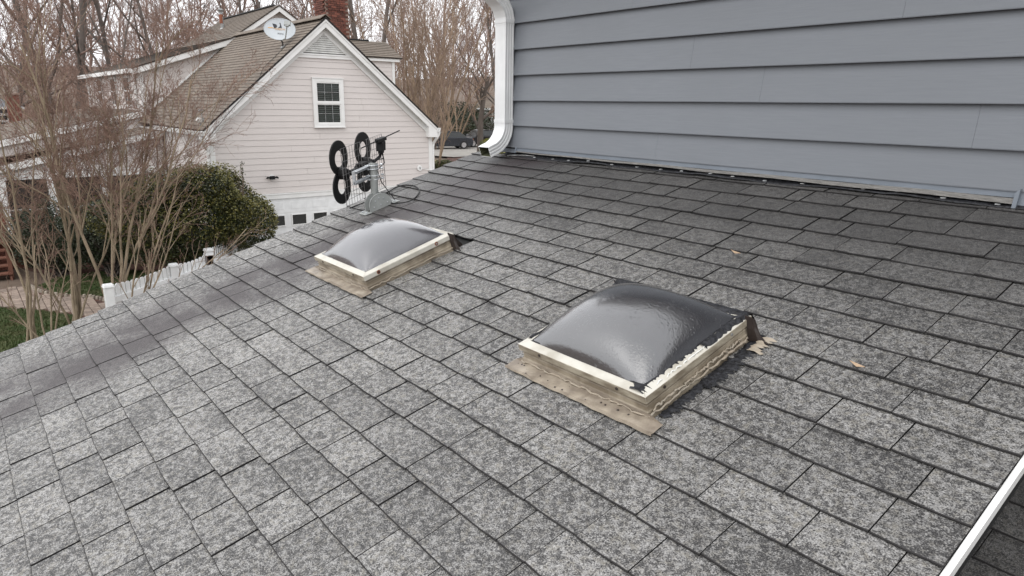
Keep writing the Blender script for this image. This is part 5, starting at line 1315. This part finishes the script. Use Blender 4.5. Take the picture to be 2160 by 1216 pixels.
# crape myrtles close to us: many upright stems, dense fine twigs with seed heads
def myrtle(seed, stems, dens=1.0):
    w, c = bare_tree(seed, stems, 4, [.46, .50, .52, .6], [int(11*dens), 8, 5, 4], [.52, .58, .66, .75], [.05, .035, .03, .02, 0], [.12, .12, .13, .15, .2], .0033, 2, .33)
    return w, c
def stem(px, py, X, qx, qy, X2, rad):
    a = at(px, py, 0, X); a = np.array([a[0], a[1], a[2]]); c = at(qx, qy, 0, X2); d = c-a; return (a, d, float(np.linalg.norm(d)), rad)
def gbase(px, X):
    d = ray(px, 680); y = float(d[1]*X/d[0]); return np.array([X, y, GZ-.05])
def myr(name, seed, base_px, X, tips, rad, label, dens=1.0):
    B = gbase(base_px, X); st_ = []
    for k, (qx, qy, X2) in enumerate(tips):
        c = at(qx, qy, 0, X2); off = np.array([math.cos(k*2.1), math.sin(k*2.1), 0])*.10
        st_.append((B+off-B, np.array(c)-B-off, float(np.linalg.norm(np.array(c)-B)), rad*(1-.06*k)))
    w, c = myrtle(seed, st_, dens)
    t = thing('crape_myrtle', label, 'tree', tuple(B), 'bare crape myrtles in the yard between the houses')
    for nm, bl, mm in (('trunk', w, M['bark_tan']), ('crown', c, M['twig'])):
        o = bpy.data.objects.new(nm, mesh_np(nm, bl, mm)); COL.objects.link(o); o.parent = t
    return t
myr('a', 21, 160, -17.6, [(95, 190, -18.2), (150, 110, -18.6), (205, 100, -17.2), (175, 60, -18.0), (60, 330, -16.9), (30, 420, -17.2), (235, 210, -16.9)], .040, 'bare multi-stemmed tan crape myrtle rising from the lawn left of the fence post', .75)
myr('b', 22, 238, -16.0, [(235, 100, -16.6), (300, 80, -16.4), (365, 150, -16.2), (330, 260, -15.8), (195, 150, -16.6), (270, 240, -15.6)], .037, 'bare tan crape myrtle standing right at the first fence post, tallest twigs over the roof', .95)
myr('c', 23, 60, -16.8, [(10, 250, -17.0), (-40, 330, -16.5), (75, 300, -17.2), (40, 180, -17.6)], .030, 'bare crape myrtle with pale leaning stems at the far left edge', .6)
def sprawl(seed, base_px, X, tips, rad, label):
    B = gbase(base_px, X); st_ = [(np.array([math.cos(k)*.06, math.sin(k)*.06, 0]), np.array(at(qx, qy, 0, X2))-B, float(np.linalg.norm(np.array(at(qx, qy, 0, X2))-B)), rad) for k, (qx, qy, X2) in enumerate(tips)]
    w, c = bare_tree(seed, st_, 3, [.38, .45, .5], [7, 4, 3], [.45, .5, .6], [.0, .01, .01, 0], [.05, .08, .12, .16], .003, 2, .3)
    t = thing('crape_myrtle', label, 'tree', tuple(B), 'bare crape myrtles in the yard between the houses')
    for nm, bl, mm in (('trunk', w, M['bark_tan']), ('crown', c, M['twig'])):
        o = bpy.data.objects.new(nm, mesh_np(nm, bl, mm)); COL.objects.link(o); o.parent = t
sprawl(31, 262, -15.4, [(390, 425, -15.4), (440, 400, -15.6), (515, 472, -15.4), (345, 395, -15.8), (300, 440, -15.2), (470, 520, -15.3)], .022, 'low bare shrub with long pale branches arching over the white fence')
sprawl(32, 95, -16.2, [(15, 520, -16.0), (60, 500, -16.4), (130, 540, -16.4), (-20, 600, -16.2)], .02, 'low tangle of bare pale shoots on the near lawn at the left')
# background trees, several builds shared between trees
def big(key, seed, H_, rad, bm, tm, n_stem=1, dep=4, lean=.12, kids=(9, 6, 5, 3), spread=(.75, .7, .65, .7), up=(.02, .05, .03, .02), rmin=.010, frm=.3, lf=(.50, .50, .48, .5)):
    r = np.random.RandomState(seed); stems = []
    for k in range(n_stem):
        a = r.uniform(0, 6.28); stems.append((np.array([math.cos(a), math.sin(a), 0])*.2*(n_stem > 1), (lean*math.cos(a)*(1 if n_stem == 1 else 1.6), lean*math.sin(a)*(1 if n_stem == 1 else 1.6), 1), H_*r.uniform(.85, 1.05), rad))
    w, c = bare_tree(seed, stems, dep, lf, list(kids), spread, up, [.05, .08, .11, .15, .18], rmin, 2, frm)
    tree_meshes[key] = (mesh_np('trunk', w, M[bm]), mesh_np('crown', c, M[tm]))
big('oak1', 41, 15, .19, 'bark_grey', 'twig_grey'); big('oak2', 42, 17, .22, 'bark_grey', 'twig_grey', 2, kids=(6, 6, 5, 3)); big('oak3', 43, 13, .15, 'bark_grey', 'twig_grey', 1, kids=(10, 6, 5, 3), frm=.2)
big('up1', 44, 10.5, .06, 'bark_brown', 'twig_brown', 9, lean=.2, kids=(6, 5, 4, 2), spread=(.28, .32, .4, .5), up=(.02, .05, .05, .03), rmin=.011, frm=.12)
big('up2', 45, 11.5, .065, 'bark_brown', 'twig_brown', 8, lean=.25, kids=(6, 5, 4, 2), spread=(.32, .35, .45, .5), up=(.02, .05, .05, .03), rmin=.011, frm=.15)
big('low1', 46, 6.0, .26, 'bark_grey', 'twig_brown', 1, lean=.1, kids=(9, 6, 5, 3), spread=(.75, .6, .6, .6), rmin=.009, frm=.32)
def put(name, key, px, dist, rot, sc, label, group=None):
    d = ray(px, 300); k = dist/math.hypot(d[0], d[1]); x, y = float(d[0]*k), float(d[1]*k); return tree(name, key, (x, y, ground_z(x, y)-.1), rot, sc, label, group)
G1 = 'bare trees behind the cream house'
put('bare_tree', 'oak2', 160, 46, .3, 1.05, 'big grey bare tree with sweeping forked limbs above the crape myrtles at the left', G1)
put('bare_tree', 'oak1', 385, 52, 1.9, .95, 'dark-limbed bare tree directly behind the rusty flue pipe', G1)
put('bare_tree', 'oak3', 285, 48, 4.0, 1.1, 'bare tree between the forked grey tree and the flue pipe', G1)
put('bare_tree', 'oak1', 30, 50, 5.1, 1.0, 'bare grey tree behind the red chimney at the far left', G1)
put('bare_tree', 'oak3', 500, 56, .9, 1.15, 'bare tree whose crown shows between the flue pipe and the satellite dish', G1)
put('bare_tree', 'oak1', 625, 54, 2.5, 1.05, 'bare tree filling the gap between the satellite dish and the brick chimney', G1)
put('bare_tree', 'oak2', 775, 58, 3.6, 1.05, 'bare tree rising just right of the brick chimney', G1)
put('multi_stem_tree', 'up1', 915, 43, .4, 1.0, 'tall ochre many-stemmed bare tree beside the right corner of the cream house', G1)
put('multi_stem_tree', 'up2', 860, 46, 2.0, 1.05, 'ochre many-stemmed bare tree above the right slope of the cream roof', G1)
put('multi_stem_tree', 'up2', 962, 74, 3.3, 1.25, 'ochre many-stemmed bare tree between the cream house and the downspout', G1)
put('spreading_tree', 'low1', 1012, 50.5, .9, 1.0, 'low spreading bare tree in front of the parked black sedan', G1)
put('bare_tree', 'oak3', 1060, 62, 3.0, 1.1, 'bare tree partly hidden behind the white downspout', G1)
# the woods beyond: one mass
def woods():
    r = np.random.RandomState(9); src = {k: [] for k in ('oak1', 'oak2', 'oak3', 'up1')}; VV, FF, o = [], [], 0
    VT, FT_, ot = [], [], 0
    def arr(me):
        v = np.empty(len(me.vertices)*3, np.float32); me.vertices.foreach_get('co', v); f = np.empty(len(me.loops), np.int32); me.loops.foreach_get('vertex_index', f); return v.reshape(-1, 3), f.reshape(-1, 4)
    return arr
arr_ = woods(); rw_ = np.random.RandomState(9)
small = {}
for k, sd in (('w1', 61), ('w2', 62), ('w3', 63), ('w4', 64)):
    r = np.random.RandomState(sd); st_ = [((0, 0, 0), (r.uniform(-.1, .1), r.uniform(-.1, .1), 1), 13*r.uniform(.8, 1.1), .12)]
    w, c = bare_tree(sd, st_, 3, [.42, .5, .5], [15, 8, 6], [.7, .65, .6], [.02, .05, .04, 0], [.04, .09, .13, .18], .014, 1, .2)
    small[k] = (w, c)
VA, FA, oa = [], [], 0; VB, FB, ob = [], [], 0
for i in range(85):
    az = R(rw_.uniform(-92, -46)); dist = rw_.uniform(62, 150); x, y = dist*math.sin(az), dist*math.cos(az); k = 'w%d' % rw_.randint(1, 5); sc = rw_.uniform(.8, 1.35); an = rw_.uniform(0, 6.28)
    Rm = np.array([[math.cos(an), -math.sin(an), 0], [math.sin(an), math.cos(an), 0], [0, 0, 1]])*sc; T_ = np.array([x, y, ground_z(x, y)-.2])
    if math.degrees(az) > -56.5 and dist < 80: continue
    for blk, (VV, FF) in zip(small[k], ((VA, FA), (VB, FB))):
        for v, f in blk:
            off = sum(len(q) for q in VV) if False else None
            VV.append(v@Rm.T+T_); FF.append(f)
def join(VV, FF): 
    o = 0; out = []
    for v, f in zip(VV, FF): out.append((v, f))
    return out
def mesh_groups(name, VV, FF, m_): return mesh_np(name, list(zip(VV, FF)), m_)
wm = mesh_groups('woods', VA+VB, FA+FB, M['twig_grey'])
place('woods', wm, kind='stuff', label='grey-brown mass of bare woods covering the hill behind the houses')
# undergrowth at the foot of the woods: brown twiggy thicket
def thicket(n, seed, name):
    r = np.random.RandomState(seed); lines = []
    for i in range(n):
        az = R(r.uniform(-92, -48)); dist = r.uniform(58, 120); x, y = dist*math.sin(az), dist*math.cos(az)
        if math.degrees(az) > -57 and dist < 82: continue
        p = np.array([x, y, ground_z(x, y)-.1]); d = unit(np.array([r.normal(0, .35), r.normal(0, .35), 1])); L_ = r.uniform(1.5, 4.5)
        pts = [p]; 
        for j in range(3): d = unit(d+r.normal(0, .18, 3)); pts.append(pts[-1]+d*L_/3)
        lines.append((pts, [.03, .022, .015, .008]))
        for q in range(3):
            b0 = pts[1+q % 2]; dd = unit(d+r.normal(0, .6, 3)); p2 = [b0]; 
            for j in range(3): dd = unit(dd+r.normal(0, .2, 3)); p2.append(p2[-1]+dd*L_*.18)
            lines.append((p2, [.014, .012, .009, .006]))
    place(name, mesh_np(name, [tubes_np(lines, 3)], M['twig_brown']), kind='stuff', label='brown twiggy undergrowth at the foot of the woods')
thicket(9000, 71, 'undergrowth')
# leafy shrubs: many small folded leaves through an uneven crown, twigs inside
def leaf_cloud(n, seed, shape, size, up=.3):
    r = np.random.RandomState(seed); V = []; P = shape(r, n); m = len(P)
    d = r.normal(0, 1, (m, 3)); d[:, 2] = np.abs(d[:, 2])*up+d[:, 2]*(1-up); d /= np.linalg.norm(d, axis=1, keepdims=True)
    e = np.cross(d, r.normal(0, 1, (m, 3))); e /= np.linalg.norm(e, axis=1, keepdims=True)
    nn_ = np.cross(d, e); s = size*r.uniform(.6, 1.25, (m, 1))
    a = P; b1 = P+d*s*.5+e*s*.28+nn_*s*.06; c = P+d*s; b2 = P+d*s*.5-e*s*.28+nn_*s*.06; mid = P+d*s*.5-nn_*s*.04
    v = np.stack([a, b1, c, b2], axis=1).reshape(-1, 3); f = np.arange(m*4).reshape(-1, 4); return v, f
def lumpy(c, rad, seed, rot=0, shell=.55, flat=-.85, top=None):
    c = np.array(c); rad = np.array(rad); rr = np.random.RandomState(seed); L_ = rr.normal(0, 1, (46, 3)); L_ /= np.linalg.norm(L_, axis=1, keepdims=True); amp = rr.uniform(-.34, .26, 46)
    def f(r, n):
        d = r.normal(0, 1, (n, 3)); d /= np.linalg.norm(d, axis=1, keepdims=True)
        w = np.exp((d@L_.T-1)*26); k = 1+(w*amp).sum(1)*1.0
        t = 1-shell*r.uniform(0, 1, n)**2.0
        clump = np.sin(d[:, 0]*17+seed)*np.sin(d[:, 1]*19)*np.sin(d[:, 2]*16); keep = clump+r.uniform(-.55, .75, n) > -.35
        p = d*(k*t)[:, None]; p = p[keep & (p[:, 2] > flat)]*rad
        cs, sn = math.cos(rot), math.sin(rot); p = np.stack([p[:, 0]*cs-p[:, 1]*sn, p[:, 0]*sn+p[:, 1]*cs, p[:, 2]], 1); return p+c
    return f
def shrub(name, c, rad, n, size, seed, lm, label, rot=0, cat='bush', tips=None, group=None, flat=-.85):
    base = (c[0], c[1], ground_z(c[0], c[1])); t = thing(name, label, cat, base, group); inv = Matrix.Translation(-Vector(base))
    o = place('foliage', mesh_np('foliage', [leaf_cloud(n, seed, lumpy(c, rad, seed, rot, flat=flat), size)], lm, False), t)
    if tips: place('young_leaves', mesh_np('young_leaves', [leaf_cloud(tips, seed+1, lumpy((c[0], c[1], c[2]+rad[2]*.04), tuple(x*1.03 for x in rad), seed, rot, .12, -.2), size*.9)], M['leaf_tip'], False), t)
    r = np.random.RandomState(seed+5); lines = []; B = np.array(base)
    for i in range(85):
        d = r.normal(0, 1, 3); d[2] = abs(d[2])*.7; d = unit(d); e = np.array(c)+d*np.array(rad)*r.uniform(.6, 1.0); s = B+np.array([r.normal(0, .1), r.normal(0, .1), 0]); pts = [s+(e-s)*q+r.normal(0, .06, 3)*(0 < q < 1) for q in (0, .33, .66, 1)]; lines.append((pts, [.03, .02, .012, .006]))
    place('stems', mesh_np('stems', [tubes_np(lines, 4)], M['bark_grey']), t); return t
BC = np.array([-18.95, 4.72, -3.22]); va = math.atan2(BC[1], -BC[0])
holly = shrub('evergreen_bush', (BC[0], BC[1], BC[2]+.14), (1.05, 1.98, 1.58), 90000, .062, 81, M['leaf'], 'big rounded glossy evergreen bush in front of the cream garage', -(va-.0), 'bush', 22000, flat=-.56)
# a few taller sprigs at its top
for (x, y, X_) in ((400, 312, -18.8), (510, 352, -18.6), (300, 330, -18.9), (345, 322, -19.0)):
    top = np.array(at(x, y, 0, X_)); bot = top+np.array([0, -.03, -.75]); r = np.random.RandomState(x); lines = []; lf = []
    for q in range(5):
        e = top+r.normal(0, .10, 3)*np.array([1, 1, .8]); lines.append(([bot, (bot+e)/2+r.normal(0, .03, 3), e], [.008, .006, .003]))
        for w in range(26): s = r.uniform(.35, 1); lf.append(bot+(e-bot)*s+r.normal(0, .025, 3))
    P_ = np.array(lf); v, f = leaf_cloud(len(P_), x, lambda r_, n: P_, .05)
    place('sprig', mesh_np('sprig', [(v, f)], M['leaf'], False), holly, kind='stuff'); place('sprig_stem', mesh_np('sprig_stem', [tubes_np(lines, 3)], M['bark_brown']), holly)
def ptx(x, y, X_): return tuple(float(q) for q in at(x, y, 0, X_))
shrub('dark_shrub', ptx(120, 500, -23.2), (.8, 1.25, 1.0), 26000, .06, 83, M['leaf_dark'], 'dark green shrub in front of the porch posts behind the crape myrtles', 0)
shrub('dark_shrub', ptx(235, 500, -22.2), (.8, 1.3, 1.0), 26000, .06, 84, M['leaf_dark'], 'dark shrub between the porch and the big evergreen bush', 0)
def fpt(x, dist, dz): d = ray(x, 300); k = dist/math.hypot(d[0], d[1]); X_, Y_ = float(d[0]*k), float(d[1]*k); return (X_, Y_, ground_z(X_, Y_)+dz)
shrub('green_shrub', fpt(934, 43, .45), (.75, .75, .65), 9000, .08, 85, M['leaf'], 'green shrub at the corner of the cream house in front of the parked car')
shrub('golden_shrub', fpt(1042, 49, .9), (1.1, 1.0, .8), 9000, .09, 86, M['leaf_yellow'], 'yellow-green shrub just left of the white downspout')
shrub('evergreen_hedge', fpt(975, 82, 1.3), (6, 6, 2.2), 16000, .22, 87, M['leaf_dark'], 'dark evergreen thicket beyond the road behind the parked sedan', 0, 'hedge')

# ------------------------------------------------------------------ cars and a garage across the road
def car(name, label, loc, rot, paint, suv=False):
    t = bpy.data.objects.new(name, None); COL.objects.link(t); t.location = loc; t.rotation_euler = (0, 0, rot); tag(t, label, 'car', 'cars parked across the road')
    def add(nm, b, m_, bev=0, par=None, sm=False):
        o = bpy.data.objects.new(nm, b.mesh(nm, m_)); COL.objects.link(o); o.parent = par or t
        if bev: q = o.modifiers.new('b', 'BEVEL'); q.width = bev; q.segments = 3
        return o
    h = .28 if suv else 0
    def shell(prof, ws):
        b = MB(); n_ = len(prof); vs = []
        rowsy = [(-1, .86), (-.93, 1.0), (.93, 1.0), (1, .86)]
        for s, k in rowsy:
            for (x, z), w in zip(prof, ws): vs.append((x*(1 if abs(s) < 1 else .985), s*w, z))
        fs = [(i*n_+j, i*n_+(j+1) % n_, (i+1)*n_+(j+1) % n_, (i+1)*n_+j) for i in range(3) for j in range(n_)]
        fs += [tuple(reversed(range(n_))), tuple(range(3*n_, 4*n_))]; b.add(vs, fs); return b
    body = [(-2.25, .32), (-2.28, .62), (-2.22, .88+h), (-1.75, .95+h), (-.9, .95+h), (.95, .93+h*.8), (1.9, .80+h*.8), (2.22, .62+h*.4), (2.26, .34), (1.9, .22), (-1.9, .22)]
    add('body', shell(body, [.86]*11), paint, .05)
    cab = [(-1.75, .94+h), (-1.15, 1.38+h*1.6), (-.2, 1.45+h*1.8), (.35, 1.40+h*1.7), (1.05, .93+h*.8)] if not suv else [(-2.15, .94+h), (-1.9, 1.45+h*1.2), (-.2, 1.52+h*1.2), (.35, 1.46+h*1.2), (1.0, .93+h*.8)]
    add('cabin', shell(cab, [.80, .64, .62, .63, .80]), M['glass_dark'], .03)
    rf = [(cab[1][0]+.05, cab[1][1]+.0), (cab[2][0], cab[2][1]+.015), (cab[3][0]-.05, cab[3][1]+.01), (cab[3][0]-.06, cab[3][1]-.04), (cab[1][0]+.06, cab[1][1]-.04)]
    add('roof', shell(rf, [.66]*5), paint, .02)
    for x in (-1.4, 1.4):
        for s in (-1, 1):
            b = MB(); b.tube([(x, s*.72, .33), (x, s*.90, .33)], .33, 18); wq = add('wheel', b, M['tyre'], .02)
            b = MB(); b.tube([(x, s*.895, .33), (x, s*.91, .33)], .21, 14); add('rim', b, M['chrome'], 0, wq)
    for s in (-1, 1):
        b = MB(); b.hexa([(2.10, s*.55-.16, .60), (2.262, s*.55-.16, .58), (2.262, s*.55+.16, .58), (2.10, s*.55+.16, .60)], [(2.0, s*.57-.17, .76), (2.20, s*.57-.17, .73), (2.14, s*.57+.17, .73), (1.98, s*.57+.17, .76)]); add('headlight', b, M['headlight'])
        b = MB(); b.box(.85, s*.88-.05, .95+h*.7, 1.02, s*.88+.10*(s > 0)+.05, 1.08+h*.7); add('mirror', b, paint, .02)
        b = MB(); b.box(-2.30, s*.6-.18, .70, -2.24, s*.6+.18, .84); add('tail_light', b, M['rust'])
        for (xa, xb) in ((-.98, .02), (.10, .98)):
            b = MB(); b.box(xa, s*.862-.004, .45, xa+.012, s*.862+.004, .92+h*.8); add('door_seam', b, M['black'])
    b = MB(); b.box(2.255, -.30, .40, 2.285, .30, .56); add('grille', b, M['black']); b = MB(); b.box(2.285, -.16, .38, 2.30, .16, .48); add('licence_plate', b, M['vent_white'])
    return t
dv = ray(1010, 300); va2 = math.atan2(dv[1], dv[0])
car('parked_sedan', 'black sedan with a bright headlight parked behind the low spreading tree', fpt(1012, 63.5, .16), va2+R(180-52), M['car_black'])
car('parked_car', 'dark car half hidden by the green shrub at the corner of the cream house', fpt(938, 60, .14), va2+R(180-70), M['car_dark'])
p = fpt(1068, 84, 0); gar = thing('white_garage', 'white garage with a row of dark door windows across the road beside the downspout', 'garage', p)
gr = bpy.data.objects.new('g', None); an = va2+R(90)
ex = np.array([math.cos(an), math.sin(an), 0]); ey = np.array([-math.sin(an), math.cos(an), 0])
if ey@np.array([dv[0], dv[1], 0]) < 0: ey = -ey
bpy.data.objects.remove(gr)
PB = np.array(p)
def gb(nm, a0, a1, d0, d1, z0, z1, m_, par=gar):
    b = MB(); q = [PB+ex*a0+ey*d0, PB+ex*a1+ey*d0, PB+ex*a1+ey*d1, PB+ex*a0+ey*d1]; b.hexa([(c[0], c[1], PB[2]+z0) for c in q], [(c[0], c[1], PB[2]+z1) for c in q]); return b.build(nm, m_, par)
gb('wall', -3.2, 3.2, 0, 5, -.5, 3.0, M['vent_white']); 
b = MB(); q = [(-3.6, -.4), (3.6, -.4), (3.6, 5.4), (-3.6, 5.4)]; b.hexa([tuple(PB+ex*a+ey*d+np.array([0, 0, 3.0])) for a, d in q], [tuple(PB+ex*a*.9+ey*2.5+np.array([0, 0, 4.6])) for a, d in q]); b.build('roof', M['tan_shingle'], gar)
gb('fascia', -3.6, 3.6, -.42, -.36, 2.85, 3.05, M['white']); dr = gb('garage_door', -2.6, 2.6, -.05, -.01, -.2, 2.3, M['white'])
for i in range(8): gb('door_window', -2.35+i*.6, -1.95+i*.6, -.07, -.05, 1.45, 1.95, M['glass_dark'], gar)
